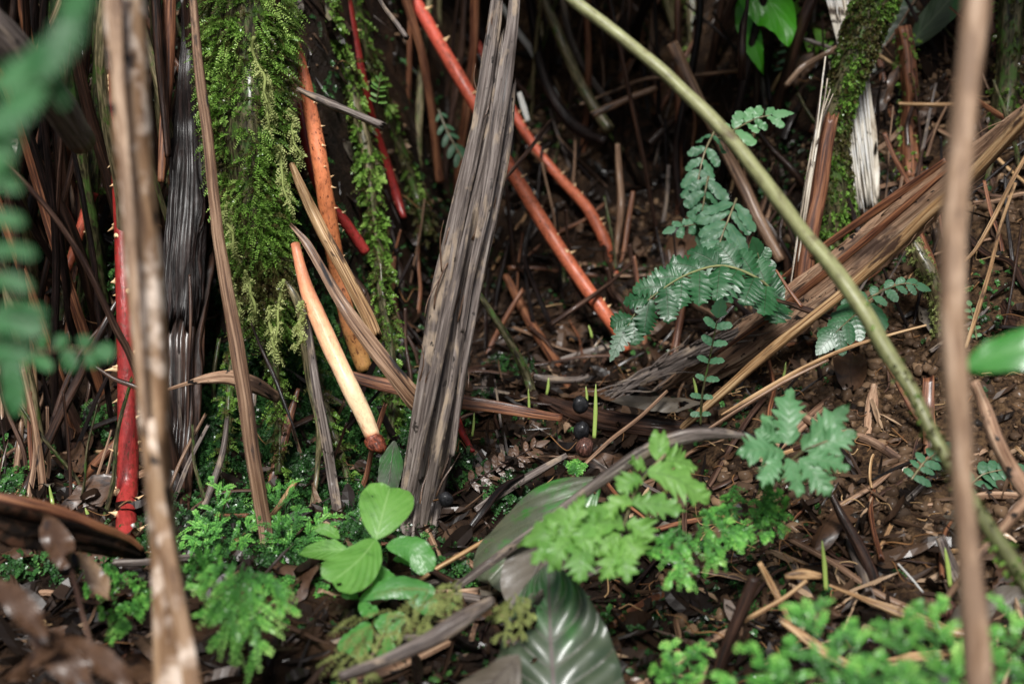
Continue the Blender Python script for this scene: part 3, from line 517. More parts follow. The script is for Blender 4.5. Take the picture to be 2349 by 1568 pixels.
PET = [(1146, 60, 1.33, 60), (1125, 300, 1.33, 94), (1067, 560, 1.33, 103), (1022, 800, 1.33, 108), (985, 1040, 1.34, 100), (953, 1240, 1.36, 84)]
LOG = [(1590, 868, 1.62, 40), (1780, 738, 1.55, 92), (1900, 646, 1.5, 98), (2010, 556, 1.45, 92), (2200, 400, 1.35, 66), (2380, 235, 1.25, 46)]
frays(PETO, PET, 30, 'strawdark'); frays(LOGO, LOG, 36, 'strawdark', .06); frays(LOGO, [(1385, 912, 1.62, 18), (1450, 880, 1.615, 34), (1530, 840, 1.60, 40), (1610, 800, 1.585, 40), (1690, 765, 1.57, 26)], 40, 'grey', .05, .0012)
SPEC = [
 # name, label, category, points, material, kwargs
 ('dead_stalk', 'yellowish dead stalk running along the underside of the big brown frond base', 'stem', [(1552, 998, 1.5, 14), (1620, 935, 1.48, 20), (1700, 862, 1.45, 22), (1790, 785, 1.42, 24), (1850, 738, 1.4, 22), (1960, 650, 1.37, 24), (2060, 560, 1.33, 26), (2130, 490, 1.3, 28), (2230, 400, 1.26, 28), (2370, 250, 1.2, 30)], 'straw', dict(ridge=.12, kmax=6, rag=(.02, 0), seg=26)),
 ('dead_stalk', 'thin split brown stalk just above the big brown frond base', 'stem', [(1790, 640, 1.62, 8), (1880, 570, 1.58, 14), (1980, 500, 1.54, 16), (2080, 430, 1.5, 18), (2170, 368, 1.46, 14)], 'redbrown', dict(ridge=.15, flat=.6)),
 ('dead_stalk', 'long straight brown stem with a black scorched patch in front of the mossy trunk', 'stem', [(437, -40, 1.27, 18), (448, 80, 1.27, 20), (462, 200, 1.27, 24), (480, 330, 1.27, 24), (492, 440, 1.27, 24), (503, 560, 1.27, 25), (522, 690, 1.27, 28), (545, 820, 1.27, 31), (565, 940, 1.27, 31), (586, 1080, 1.27, 30), (607, 1210, 1.27, 30), (622, 1300, 1.27, 26), (636, 1378, 1.27, 18)], 'strawdark', dict(ridge=.14, kmax=8, flat=.75, seg=36, rag=(0, .006), wob=.3)),
 ('dead_strip', 'curved flat strip of papery dead bark between the cream root and the grey petiole', 'bark strip', [(678, 528, 1.36, 8), (705, 560, 1.355, 18), (738, 615, 1.35, 20), (775, 678, 1.345, 24), (812, 735, 1.34, 30), (860, 800, 1.34, 34), (905, 860, 1.34, 36), (950, 915, 1.35, 44), (990, 950, 1.37, 40)], 'strawdark', dict(flat=.22, ridge=.12, kmax=8, seg=36, rag=(.01, .02))),
 ('dead_stalk', 'hollow beige stalk with a broken open end below the orange root', 'stem', [(668, 375, 1.46, 12), (690, 425, 1.45, 20), (715, 480, 1.44, 24), (748, 545, 1.43, 25), (785, 610, 1.42, 26), (815, 668, 1.42, 27), (845, 725, 1.42, 28), (862, 765, 1.42, 26)], 'straw', dict(ridge=.1, rag=(0, .012), seg=24)),
 ('broken_twig', 'knobbly grey twig sticking out over the pointed orange root', 'twig', [(686, 208, 1.36, 12), (715, 222, 1.36, 18), (750, 237, 1.355, 22), (790, 252, 1.35, 20), (830, 268, 1.345, 20), (872, 286, 1.34, 18)], 'grey', dict(rough=.35, nsc=180, ridge=.12, rag=(.004, .006), seg=22)),
 ('mossy_stalk', 'bent olive stalk curving out of the moss beside the cream root', 'stem', [(612, 600, 1.45, 10), (640, 628, 1.44, 18), (672, 672, 1.43, 20), (692, 730, 1.43, 22), (700, 800, 1.43, 22), (712, 880, 1.43, 20), (732, 980, 1.42, 16), (728, 1080, 1.42, 12), (714, 1175, 1.42, 11)], 'olive', dict(rough=.15)),
 ('dead_strip', 'narrow dark ribbed strip hanging from the moss left of the cream root', 'strip', [(690, 590, 1.42, 8), (700, 690, 1.41, 14), (712, 790, 1.41, 16), (728, 900, 1.40, 20), (748, 1010, 1.40, 24), (765, 1120, 1.40, 24), (785, 1235, 1.40, 22)], 'grey', dict(flat=.4, ridge=.14, kmax=7, seg=28)),
 ('dead_sheath', 'wet glossy blackish sheath hanging behind the thin brown stem', 'sheath', [(422, -20, 1.53, 24), (425, 90, 1.53, 30), (425, 190, 1.52, 44), (425, 280, 1.52, 62), (430, 380, 1.50, 80), (428, 480, 1.49, 88), (422, 570, 1.48, 96), (416, 650, 1.47, 92), (414, 720, 1.46, 70)], 'black', dict(flat=.32, ridge=.07, kmax=34, seg=150, rag=(0, .03), rough=.4, nsc=60)),
 ('rotten_plank', 'wide rotten dark plank of trunk below the glossy sheath', 'trunk', [(445, 600, 1.50, 84), (432, 760, 1.46, 84), (427, 880, 1.44, 80), (420, 1000, 1.42, 72), (412, 1110, 1.39, 60), (412, 1225, 1.36, 46)], 'dark', dict(flat=.4, ridge=.12, kmax=16, seg=60, rough=.3, rag=(.02, .02))),
 ('curved_twig', 'glossy dark purple twig curving down across the scarlet root', 'twig', [(8, 372, 1.2, 12), (60, 425, 1.21, 13), (110, 480, 1.22, 13), (160, 548, 1.23, 13), (205, 625, 1.24, 14), (240, 700, 1.25, 15), (268, 760, 1.26, 18), (290, 800, 1.27, 16), (310, 850, 1.28, 15), (332, 915, 1.29, 12)], 'twig', dict(seg=14, rough=.04)),
 ('dead_frond_stalk', 'dark ribbed stalk slanting from the scarlet root to the lower left', 'stalk', [(290, 660, 1.42, 12), (262, 705, 1.41, 14), (225, 775, 1.4, 18), (185, 860, 1.4, 22), (140, 950, 1.39, 24), (95, 1045, 1.38, 22), (55, 1125, 1.37, 18), (28, 1180, 1.36, 14)], 'dark', dict(ridge=.15, flat=.6, kmax=6)),
 ('dead_frond_stalk', 'thinner grey brown stalk beside the slanting ribbed one', 'stalk', [(240, 740, 1.45, 8), (190, 800, 1.44, 10), (150, 880, 1.43, 12), (115, 980, 1.42, 12), (75, 1090, 1.4, 12), (45, 1160, 1.4, 10)], 'twig', dict(ridge=.1)),
 ('twig', 'thin twig crossing the scarlet root from the blurred fern', 'twig', [(215, 838, 1.3, 7), (262, 868, 1.3, 11), (300, 882, 1.3, 12), (345, 900, 1.3, 11)], 'twig', dict(rough=.1)),
 ('dead_frond_tip', 'torn pale brown frond end between the two brown stems', 'dead frond', [(380, 892, 1.36, 6), (430, 878, 1.35, 9), (480, 868, 1.34, 22), (530, 868, 1.35, 32), (580, 885, 1.36, 36), (640, 915, 1.4, 22)], 'log', dict(flat=.3, ridge=.14, kmax=8, seg=30)),
 ('fallen_branch', 'reddish brown branch resting across the shade left of the scarlet root', 'branch', [(110, 1150, 1.42, 24), (150, 1130, 1.42, 26), (195, 1090, 1.43, 26), (235, 1045, 1.44, 22), (300, 985, 1.46, 18)], 'redbrown', dict(rough=.12)),
 ('dead_frond', 'rusty topped dark husk lying along the lower left edge', 'husk', [(-60, 1170, 1.05, 60), (40, 1195, 1.06, 84), (130, 1215, 1.08, 86), (220, 1235, 1.1, 70), (310, 1262, 1.13, 40), (335, 1275, 1.14, 12)], 'rotten', dict(flat=.6, ridge=.16, kmax=14, seg=90, rough=.8, nsc=90)),
 ('dead_strip', 'rusty torn rim strip lying on top of the dark husk at lower left', 'strip', [(-60, 1128, 1.02, 16), (40, 1150, 1.03, 26), (130, 1172, 1.05, 30), (220, 1205, 1.07, 22), (300, 1238, 1.1, 14), (330, 1262, 1.11, 8)], 'redbrown', dict(flat=.4, rough=.4, nsc=120)),
 ('dead_leaf_stalk', 'thin reddish stalk hanging down from the black nut at lower left', 'stalk', [(155, 1270, .98, 9), (170, 1330, .96, 10), (188, 1400, .94, 11), (208, 1470, .92, 12), (228, 1540, .9, 12)], 'twig', dict(rough=.1)),
 ('dead_stalk', 'tall blurred tan stem with dark blotches standing nearest on the left', 'stem', [(284, -60, .86, 98), (290, 60, .86, 94), (297, 200, .86, 90), (306, 350, .86, 86), (316, 480, .86, 84), (326, 620, .86, 86), (338, 760, .86, 78), (348, 900, .86, 72), (352, 1020, .86, 64), (360, 1120, .86, 62), (372, 1220, .86, 64), (386, 1330, .86, 74), (396, 1430, .86, 86), (402, 1530, .86, 98), (405, 1640, .86, 104), (410, 1800, .86, 104), (415, 2080, .86, 100)], 'tan', dict(seg=44, ridge=.05, kmax=6, groove=.0, rough=.05, nsc=25, wob=.12, flat=.7)),
 ('dead_strip', 'dark fold of dry skin along the left side of the tall tan stem', 'strip', [(262, -60, .835, 34), (270, 150, .835, 26), (282, 330, .835, 22), (298, 520, .835, 20), (312, 700, .835, 18), (326, 860, .84, 14), (338, 1000, .845, 10)], 'paletan', dict(seg=20, flat=.6, ridge=.1)),
 ('dead_strip', 'pale split strip curving down in front of the tall tan stem foot', 'strip', [(348, 960, .835, 16), (358, 1080, .83, 22), (368, 1180, .83, 30), (386, 1290, .825, 34), (408, 1390, .82, 34), (428, 1490, .815, 36), (446, 1620, .81, 40), (450, 1900, .81, 36), (450, 2150, .81, 30)], 'tan', dict(seg=26, flat=.5, ridge=.12, kmax=5)),
 ('dead_stalk', 'tall blurred pale stem standing nearest on the right', 'stem', [(2250, -60, .72, 62), (2238, 60, .72, 60), (2222, 200, .72, 58), (2208, 330, .72, 56), (2194, 460, .72, 56), (2186, 600, .72, 56), (2184, 750, .72, 56), (2190, 880, .72, 54), (2200, 1000, .72, 52), (2206, 1120, .72, 46), (2218, 1240, .72, 48), (2228, 1360, .72, 56), (2238, 1480, .72, 60), (2248, 1640, .72, 64), (2262, 1950, .72, 64), (2280, 2500, .72, 66)], 'paletan', dict(seg=34, ridge=.05, rough=.06, nsc=25, wob=.15)),
 ('curled_dead_stalk', 'curved grey brown rolled leaf stalk arching over the large grey green leaf', 'stalk', [(1705, 1000, 1.12, 12), (1640, 995, 1.12, 28), (1560, 1003, 1.12, 34), (1480, 1035, 1.12, 32), (1400, 1085, 1.12, 28), (1310, 1150, 1.12, 24), (1210, 1225, 1.12, 22), (1120, 1290, 1.12, 20), (1040, 1350, 1.1, 18)], 'grey', dict(rough=.08, ridge=.08, seg=26)),
 ('fallen_branch', 'grey brown branch lying in front of the seedling at the bottom', 'branch', [(1130, 1375, 1.02, 26), (1060, 1420, 1.0, 40), (990, 1465, .99, 34), (920, 1500, .98, 30), (850, 1530, .97, 28), (780, 1555, .96, 24)], 'grey', dict(rough=.3, nsc=70, seg=26)),
 ('dead_strip', 'reddish brown flat strip crossing behind the grey petiole', 'strip', [(780, 858, 1.47, 16), (860, 880, 1.46, 24), (950, 900, 1.45, 26), (1050, 922, 1.45, 26), (1130, 932, 1.45, 22), (1210, 945, 1.45, 18), (1290, 957, 1.46, 12)], 'redbrown', dict(flat=.3, ridge=.12, kmax=8, seg=30)),
 ('rotten_log', 'dark wet husk lying across the middle of the floor under the brown leaf', 'husk', [(1235, 910, 1.58, 20), (1300, 940, 1.56, 40), (1390, 968, 1.53, 54), (1490, 985, 1.5, 56), (1590, 990, 1.5, 44), (1640, 985, 1.5, 20)], 'dark', dict(flat=.5, ridge=.14, kmax=8, seg=40, rough=.2)),
 ('dead_stalk', 'thin pale twig slanting up from the brown fibrous nut', 'twig', [(1330, 1075, 1.4, 8), (1400, 1010, 1.42, 10), (1470, 955, 1.44, 9), (1530, 897, 1.46, 7)], 'strawdark', {}),
 ('fallen_stick', 'dead reddish stalk leaning behind the petiole toward the black nut', 'stick', [(1160, 635, 1.9, 16), (1190, 690, 1.87, 22), (1225, 750, 1.83, 24), (1262, 810, 1.78, 26), (1290, 860, 1.75, 26), (1305, 900, 1.72, 18)], 'redbrown', dict(ridge=.08)),
 ('fallen_stick', 'dark lichen spotted stalk right of the petiole middle', 'stick', [(1085, 655, 1.62, 10), (1125, 715, 1.62, 16), (1165, 775, 1.62, 18), (1195, 830, 1.62, 20), (1215, 880, 1.62, 22), (1228, 935, 1.6, 18)], 'mossybark', {}),
 ('fallen_stick', 'long straight pale stick lying from the curled stalk up to the right', 'stick', [(1655, 952, 1.38, 6), (1750, 895, 1.38, 10), (1850, 838, 1.37, 10), (1950, 795, 1.36, 9), (2050, 765, 1.35, 7), (2125, 745, 1.34, 5)], 'straw', {}),
 ('fallen_stick', 'straight dark stick below the long pale one on the right', 'stick', [(1600, 1000, 1.36, 7), (1700, 935, 1.36, 9), (1800, 875, 1.36, 9), (1900, 825, 1.36, 6)], 'strawdark', {}),
 ('broken_stake', 'broken orange brown stake with a jagged top before the mossy leaning trunk', 'stake', [(1905, 282, 1.6, 34), (1895, 340, 1.6, 38), (1880, 430, 1.6, 40), (1862, 520, 1.6, 42), (1848, 600, 1.6, 44), (1838, 690, 1.6, 40)], 'redbrown', dict(ridge=.07, rag=(.014, 0), seg=30)),
 ('dead_stalk', 'dark grooved stem slanting down behind the pale green one', 'stem', [(1540, 100, 1.85, 26), (1590, 200, 1.84, 22), (1650, 320, 1.83, 24), (1700, 420, 1.82, 26), (1745, 520, 1.8, 26), (1790, 600, 1.78, 22)], 'strawdark', dict(ridge=.14, flat=.6)),
 ('arching_stalk', 'black arching stem hanging in a hook at the upper middle', 'stem', [(1208, -30, 2.1, 24), (1225, 60, 2.1, 24), (1240, 150, 2.08, 24), (1268, 225, 2.06, 26), (1310, 280, 2.04, 28), (1355, 310, 2.02, 30), (1390, 322, 2.0, 22)], 'black', {}),
 ('arching_stalk', 'mossy brown arching stem right of the black hooked one', 'stem', [(1232, -30, 2.06, 20), (1270, 50, 2.06, 24), (1300, 120, 2.05, 24), (1330, 190, 2.05, 24), (1365, 250, 2.04, 26), (1400, 300, 2.03, 28)], 'olive', {}),
 ('arching_stalk', 'thin bluish grey arching stem behind the pale green stem', 'stem', [(1290, -30, 2.16, 18), (1300, 60, 2.15, 16), (1325, 130, 2.14, 16), (1362, 190, 2.12, 15), (1400, 236, 2.1, 14)], 'grey', {}),
 ('broken_twig', 'straight glossy grey twig poking down from the top edge', 'twig', [(855, -30, 1.5, 8), (880, 15, 1.5, 10), (908, 52, 1.5, 12), (932, 86, 1.5, 13)], 'grey', dict(rag=(0, .003))),
 ('white_strip', 'upper white strip hanging behind the grey petiole top', 'strip', [(1150, 10, 2.15, 10), (1180, 65, 2.15, 14), (1215, 110, 2.14, 14), (1245, 165, 2.13, 12)], 'whitestrip', dict(flat=.3)),
 ('white_strip', 'short white strip between the two arching stems', 'strip', [(1255, 185, 2.12, 10), (1268, 205, 2.12, 12), (1282, 232, 2.12, 10)], 'whitestrip', dict(flat=.3)),
 ('white_strip', 'lower white strip just right of the petiole stub', 'strip', [(1192, 212, 2.0, 10), (1202, 245, 2.0, 13), (1212, 278, 2.0, 10)], 'whitestrip', dict(flat=.3)),
 ('fallen_stick', 'pale cut stick pointing right above the dark hollow', 'stick', [(1358, 264, 1.98, 16), (1400, 245, 1.98, 17), (1450, 222, 1.98, 16), (1505, 200, 1.98, 12)], 'strawdark', dict(rag=(.004, .004))),
 ('fallen_stick', 'thin horizontal stick above the pale cut one', 'stick', [(1330, 240, 2.05, 6), (1400, 212, 2.05, 8), (1480, 182, 2.06, 8), (1560, 178, 2.06, 8), (1700, 162, 2.08, 10), (1810, 152, 2.1, 10)], 'strawdark', {}),
 ('fallen_stick', 'long horizontal stick passing behind the bright green leaf', 'stick', [(1800, 158, 2.0, 8), (1900, 152, 2.0, 10), (2000, 152, 1.98, 10), (2110, 160, 1.96, 7)], 'strawdark', {}),
 ('fallen_stick', 'thin pale stem slanting down right behind the mossy stump', 'stick', [(1995, 115, 1.8, 10), (2060, 155, 1.8, 10), (2130, 195, 1.8, 10), (2210, 245, 1.8, 9)], 'straw', {}),
 ('fallen_stick', 'pale horizontal stalk right of the mossy stump', 'stick', [(2060, 238, 1.72, 8), (2140, 240, 1.72, 10), (2240, 238, 1.72, 10), (2300, 232, 1.72, 9)], 'straw', {}),
 ('fallen_stick', 'dark broken stick lying above the big frond base', 'stick', [(2015, 322, 1.78, 16), (2050, 305, 1.78, 20), (2090, 285, 1.78, 18)], 'twig', dict(rag=(.004, .004))),
 ('dead_stalk', 'thin vertical dark stalk crossing the bright hanging leaf', 'stalk', [(1716, -20, 1.7, 8), (1712, 20, 1.7, 9), (1704, 60, 1.7, 18), (1700, 130, 1.7, 20), (1700, 180, 1.72, 18)], 'dark', {}),
 ('dead_strip', 'pale peeling stalk hanging behind the mossy leaning trunk on the right', 'strip', [(1500, -30, 2.1, 18), (1498, 50, 2.1, 18), (1490, 130, 2.1, 14)], 'strawdark', dict(flat=.5)),
 ('reddish_stake', 'reddish brown stake leaning beside the lime mossed stick', 'stake', [(2104, 540, 1.55, 30), (2125, 600, 1.55, 36), (2148, 670, 1.55, 36), (2170, 740, 1.55, 30)], 'redbrown', dict(rag=(.004, 0), ridge=.07)),
 ('dry_grass_stalk', 'pale thin stem slanting at the right edge behind the pale blurred stem', 'stem', [(2375, 320, 1.35, 8), (2330, 400, 1.35, 10), (2280, 500, 1.35, 10), (2240, 570, 1.35, 9), (2212, 600, 1.35, 6)], 'straw', {}),
 ('dry_grass_stalk', 'long straw stem leaning toward the blurred green leaf at right', 'stem', [(2330, 420, 1.3, 7), (2295, 520, 1.3, 8), (2270, 620, 1.3, 9), (2240, 720, 1.3, 11), (2215, 800, 1.3, 8)], 'straw', {}),
 ('dark_stake', 'dark slanting husk on the soil bank at the right edge', 'husk', [(2255, 640, 1.6, 26), (2290, 680, 1.6, 34), (2320, 740, 1.58, 38), (2335, 810, 1.56, 34)], 'dark', dict(flat=.5)),
 ('fallen_branch', 'peeling orange branch running down behind the right blurred stem', 'branch', [(2230, 870, 1.12, 22), (2255, 930, 1.12, 28), (2285, 1010, 1.1, 34), (2320, 1080, 1.1, 38), (2370, 1150, 1.08, 40)], 'log', dict(rough=.2)),
 ('fallen_branch', 'slanting brown branch entering from the lower right edge', 'branch', [(2370, 1130, 1.05, 26), (2320, 1185, 1.05, 24), (2270, 1245, 1.06, 20), (2200, 1330, 1.07, 16), (2150, 1400, 1.08, 12)], 'log', {}),
 ('dead_leaf_roll', 'rolled brown leaf standing below the glossy fern on the right', 'leaf', [(2005, 880, 1.42, 10), (2000, 920, 1.42, 28), (1996, 970, 1.41, 30), (1990, 1020, 1.4, 16)], 'log', dict(flat=.5, ridge=.1)),
 ('flat_stake', 'flat reddish chip half sunk in the ochre soil', 'wood chip', [(2128, 865, 1.36, 26), (2125, 930, 1.35, 30), (2130, 1000, 1.33, 30), (2130, 1055, 1.32, 26)], 'redbrown', dict(flat=.3, rag=(.005, .01))),
 ('cut_stalk', 'short grey cut stem lying on the soil at lower right', 'stem', [(2158, 1232, 1.18, 22), (2180, 1290, 1.18, 26), (2205, 1350, 1.17, 26), (2215, 1385, 1.17, 20)], 'grey', dict(rag=(.002, .002))),
 ('splintered_stick', 'splintered tan stick crossing the lower right litter', 'stick', [(1900, 1340, 1.14, 6), (1980, 1372, 1.14, 12), (2080, 1410, 1.13, 28), (2170, 1445, 1.12, 26), (2270, 1465, 1.11, 16)], 'straw', dict(flat=.4, ridge=.16, seg=26)),
 ('splintered_stick', 'pale splinter lying just above the bottom right shoots', 'stick', [(2020, 1520, 1.08, 10), (2090, 1510, 1.09, 26), (2170, 1500, 1.1, 22), (2250, 1490, 1.1, 10)], 'straw', dict(flat=.4, ridge=.16, seg=26)),
 ('dead_stalk', 'dark stump of stem leaning under the lime fern', 'stem', [(1730, 1325, 1.08, 26), (1712, 1375, 1.08, 32), (1685, 1440, 1.08, 30), (1660, 1500, 1.08, 26), (1640, 1560, 1.08, 20)], 'dark', dict(rag=(.003, 0))),
 ('fallen_stick', 'pale straight stick forming a cross beside the dark leaning stem', 'stick', [(1672, 1442, 1.1, 10), (1740, 1405, 1.1, 12), (1800, 1370, 1.1, 11), (1850, 1330, 1.1, 9)], 'straw', {}),
 ('fallen_stick', 'tan stick leaning the other way in the cross of sticks', 'stick', [(1740, 1290, 1.12, 12), (1768, 1340, 1.12, 16), (1795, 1390, 1.11, 14), (1812, 1430, 1.1, 12)], 'straw', {}),
 ('dark_branch', 'thick blackish branch leaning under the pale fern on the right', 'branch', [(1905, 1130, 1.25, 14), (1935, 1190, 1.24, 22), (1975, 1260, 1.22, 28), (2005, 1330, 1.2, 30), (2015, 1400, 1.2, 24)], 'dark', dict(rough=.2)),
 ('fallen_stick', 'thin brown stick leaning from the petiole foot to the lower right', 'stick', [(965, 1190, 1.33, 14), (990, 1240, 1.3, 18), (1010, 1290, 1.28, 20), (1020, 1330, 1.26, 14)], 'strawdark', {}),
 ('fallen_stick', 'reddish tan stick lying behind the seedling leaves', 'stick', [(925, 1360, 1.2, 10), (990, 1310, 1.22, 12), (1060, 1270, 1.24, 12), (1120, 1235, 1.26, 10)], 'straw', {}),
 ('dark_stalk', 'dark reddish stalk leaning in the green liverwort bank', 'stalk', [(685, 890, 1.46, 8), (665, 960, 1.45, 22), (648, 1020, 1.44, 24), (630, 1090, 1.43, 22), (612, 1180, 1.42, 14)], 'redbrown', dict(flat=.5)),
 ('needle_twig', 'black tapering twig in front of the green liverwort bank', 'twig', [(575, 740, 1.33, 4), (600, 800, 1.33, 8), (630, 865, 1.32, 11), (655, 930, 1.31, 8), (685, 1008, 1.3, 2)], 'black', dict(taper=(0, .02))),
 ('dead_stalk', 'thin purple brown stalk hanging left of the long brown stem', 'stalk', [(436, 630, 1.45, 6), (438, 720, 1.44, 8), (432, 850, 1.43, 8), (430, 1000, 1.42, 9), (428, 1130, 1.41, 9)], 'twig', {}),
 ('dead_stalk', 'grey slanting stalk with dark pits near the spikemoss', 'stalk', [(520, 960, 1.4, 10), (510, 1040, 1.38, 14), (485, 1120, 1.36, 16), (455, 1200, 1.34, 16)], 'grey', {}),
 ('dead_frond', 'smooth grey triangular husk behind the tan stem foot', 'husk', [(385, 1010, 1.4, 10), (398, 1090, 1.39, 28), (412, 1160, 1.37, 44), (430, 1235, 1.35, 40)], 'black', dict(flat=.4)),
 ('dead_stalk', 'ribbed dark trunk piece right of the lower left branch', 'stalk', [(160, 960, 1.5, 26), (170, 1040, 1.49, 40), (185, 1120, 1.47, 46), (205, 1210, 1.44, 50)], 'dark', dict(ridge=.12, kmax=12, seg=40, flat=.5)),
 ('dead_stalk', 'light straw stalk standing at the left edge by the blurred fern', 'stalk', [(80, 820, 1.5, 8), (84, 920, 1.49, 9), (86, 1000, 1.48, 9), (84, 1080, 1.46, 8)], 'straw', {}),
 ('dead_stalk', 'broken grey stalk end at the far left beside the straw one', 'stalk', [(50, 970, 1.45, 10), (45, 1030, 1.44, 18), (38, 1090, 1.43, 20), (32, 1140, 1.42, 10)], 'strawdark', dict(rag=(.01, .005))),
 ('grey_petiole_tip', 'thick grey curved petiole in the top left corner behind the blurred fern', 'petiole', [(-60, 20, 1.0, 90), (10, 90, 1.02, 94), (70, 165, 1.05, 90), (130, 250, 1.1, 80), (180, 330, 1.15, 66)], 'grey', dict(seg=30)),
 ('leaning_stick', 'brown stick leaning across the top left corner', 'stick', [(148, -20, 1.4, 16), (125, 40, 1.4, 16), (100, 90, 1.4, 14), (75, 140, 1.4, 12)], 'strawdark', {}),
 ('shadow_lump', 'small black lump added as shadow in the hollow in the upper middle', 'stump', [(1400, 215, 2.2, 40), (1425, 260, 2.18, 80), (1440, 320, 2.15, 110), (1460, 380, 2.15, 110), (1470, 430, 2.18, 70)], 'rotten', dict(seg=80, rough=1.3, nsc=45, ridge=.10, kmax=7, step=.006)),  # black lump that stands in for the shadow inside the hollow
 ('dead_root', 'splintered brown root hanging from the black shadow lump', 'root', [(1418, 330, 1.98, 12), (1422, 400, 1.98, 16), (1425, 470, 1.96, 18), (1418, 550, 1.95, 14), (1408, 620, 1.94, 8)], 'strawdark', {}),
 ('dead_root', 'longer dark root hanging right of the splintered one', 'root', [(1452, 440, 1.96, 10), (1440, 520, 1.95, 13), (1425, 620, 1.93, 12), (1412, 700, 1.9, 8)], 'redbrown', {}),
 ('dead_root', 'thin grey hanging root under the right side of the black shadow lump', 'root', [(1535, 380, 2.0, 8), (1530, 460, 2.0, 9), (1518, 540, 2.0, 10), (1512, 600, 1.98, 6)], 'grey', {}),
 ('fallen_stick', 'thin dark stick crossing the long coral root', 'stick', [(1265, 275, 1.76, 6), (1225, 330, 1.74, 9), (1180, 385, 1.72, 9), (1150, 420, 1.7, 7)], 'twig', {}),
 ('fallen_stick', 'dark stick crossing below the coral root toward the hollow', 'stick', [(1265, 745, 1.74, 12), (1330, 700, 1.74, 12), (1400, 650, 1.78, 9), (1450, 600, 1.82, 7)], 'twig', {}),
 ('fallen_stick', 'grey flat stick lying on the floor of the hollow', 'stick', [(1280, 835, 'g', 20), (1340, 815, 'g', 24), (1400, 795, 'g', 18)], 'grey', dict(flat=.5)),
 ('fallen_stick', 'pale purplish stick lying by the foot of the reddish stalk', 'stick', [(1205, 858, 1.66, 10), (1260, 868, 1.66, 18), (1320, 872, 1.67, 16), (1350, 862, 1.68, 10)], 'grey', dict(flat=.5)),
 ('fallen_stick', 'grey splintered stick under the ferny dead leaf', 'stick', [(1090, 1170, 1.34, 14), (1160, 1125, 1.36, 22), (1230, 1085, 1.38, 18), (1300, 1045, 1.4, 12)], 'grey', dict(flat=.6, ridge=.14)),
 ('fallen_stick', 'second grey splinter crossing toward the petiole foot', 'stick', [(1075, 1215, 1.32, 14), (1110, 1170, 1.33, 18), (1150, 1120, 1.35, 16), (1200, 1090, 1.37, 8)], 'black', dict(flat=.6)),
 ('tapered_twig', 'thin grey twig arching right of the petiole near the floor', 'twig', [(1135, 870, 1.52, 5), (1142, 920, 1.5, 6), (1150, 980, 1.48, 6)], 'grey', {}),

 ('splintered_stick', 'short pale chip leaning beside the cross of sticks', 'chip', [(1800, 1322, 1.12, 10), (1840, 1318, 1.12, 26), (1885, 1322, 1.12, 12)], 'straw', dict(flat=.3, ridge=.16)),
 ('splintered_stick', 'long tan splinter running down right from the cross of sticks', 'stick', [(1800, 1430, 1.08, 12), (1850, 1465, 1.07, 22), (1900, 1500, 1.06, 26), (1960, 1530, 1.04, 14)], 'straw', dict(flat=.4, ridge=.16, rag=(.01, .01))),
 ('white_straw', 'thin white straw lying near the leaning green sprout', 'straw', [(2060, 1292, 1.16, 4), (2090, 1325, 1.16, 5), (2118, 1358, 1.16, 4)], 'whitestrip', {}),
 ('white_straw', 'thin white straw crossing under the tan splinter at lower right', 'straw', [(2140, 1405, 1.1, 4), (2155, 1440, 1.1, 5), (2170, 1475, 1.1, 4)], 'whitestrip', {}),
 ('dead_stalk', 'black thin stalk lying across the ochre soil on the right', 'stalk', [(2000, 1100, 1.26, 6), (2060, 1070, 1.27, 8), (2120, 1045, 1.28, 8), (2170, 1010, 1.29, 5)], 'black', {}),
 ('dead_stalk', 'dark split stalk slanting down the ochre soil from the blue green fern', 'stalk', [(2030, 830, 1.4, 5), (2070, 900, 1.37, 12), (2110, 965, 1.35, 14), (2170, 1035, 1.32, 10), (2200, 1070, 1.3, 6)], 'redbrown', dict(flat=.5, ridge=.14)),
 ('dead_stalk', 'reddish brown ribbed stem between the tan stem and the glossy sheath', 'stem', [(392, -30, 1.5, 26), (388, 80, 1.5, 28), (382, 190, 1.5, 24), (374, 300, 1.49, 20), (368, 420, 1.48, 16)], 'redbrown', dict(ridge=.14, flat=.6, kmax=7)),
 ('dead_stalk', 'dark grooved stem right behind the tan stem at the top', 'stem', [(356, -30, 1.48, 22), (362, 100, 1.48, 24), (372, 230, 1.48, 20), (385, 360, 1.47, 14)], 'dark', dict(ridge=.14, flat=.6, kmax=7)),
 ('dead_stalk', 'rusty fallen stalk leaning over the foot of the petiole floor', 'stalk', [(1480, 1190, 1.3, 8), (1420, 1140, 1.34, 10), (1380, 1090, 1.38, 10)], 'redbrown', {}),
 ('fallen_stick', 'wet brown branch poking from the pale frond over the big brown frond base', 'twig', [(1780, 690, 1.44, 8), (1830, 705, 1.42, 14), (1870, 718, 1.41, 18), (1908, 735, 1.4, 20)], 'twig', dict(rough=.2)),
 ('fallen_stick', 'thin reddish twig crossing above the dark glossy fern', 'twig', [(1780, 620, 1.42, 5), (1810, 665, 1.41, 8), (1840, 705, 1.4, 9)], 'redbrown', {}),
 ('dead_stalk', 'blackish thin stem hanging right of the broken orange brown stake', 'stem', [(1745, 180, 1.95, 12), (1765, 280, 1.94, 12), (1795, 400, 1.93, 12), (1815, 520, 1.92, 10)], 'grey', {}),
]
for nm, lb, cat, lst, mat, kw in SPEC: stick(nm, lb, cat, lst, M[mat], **kw)

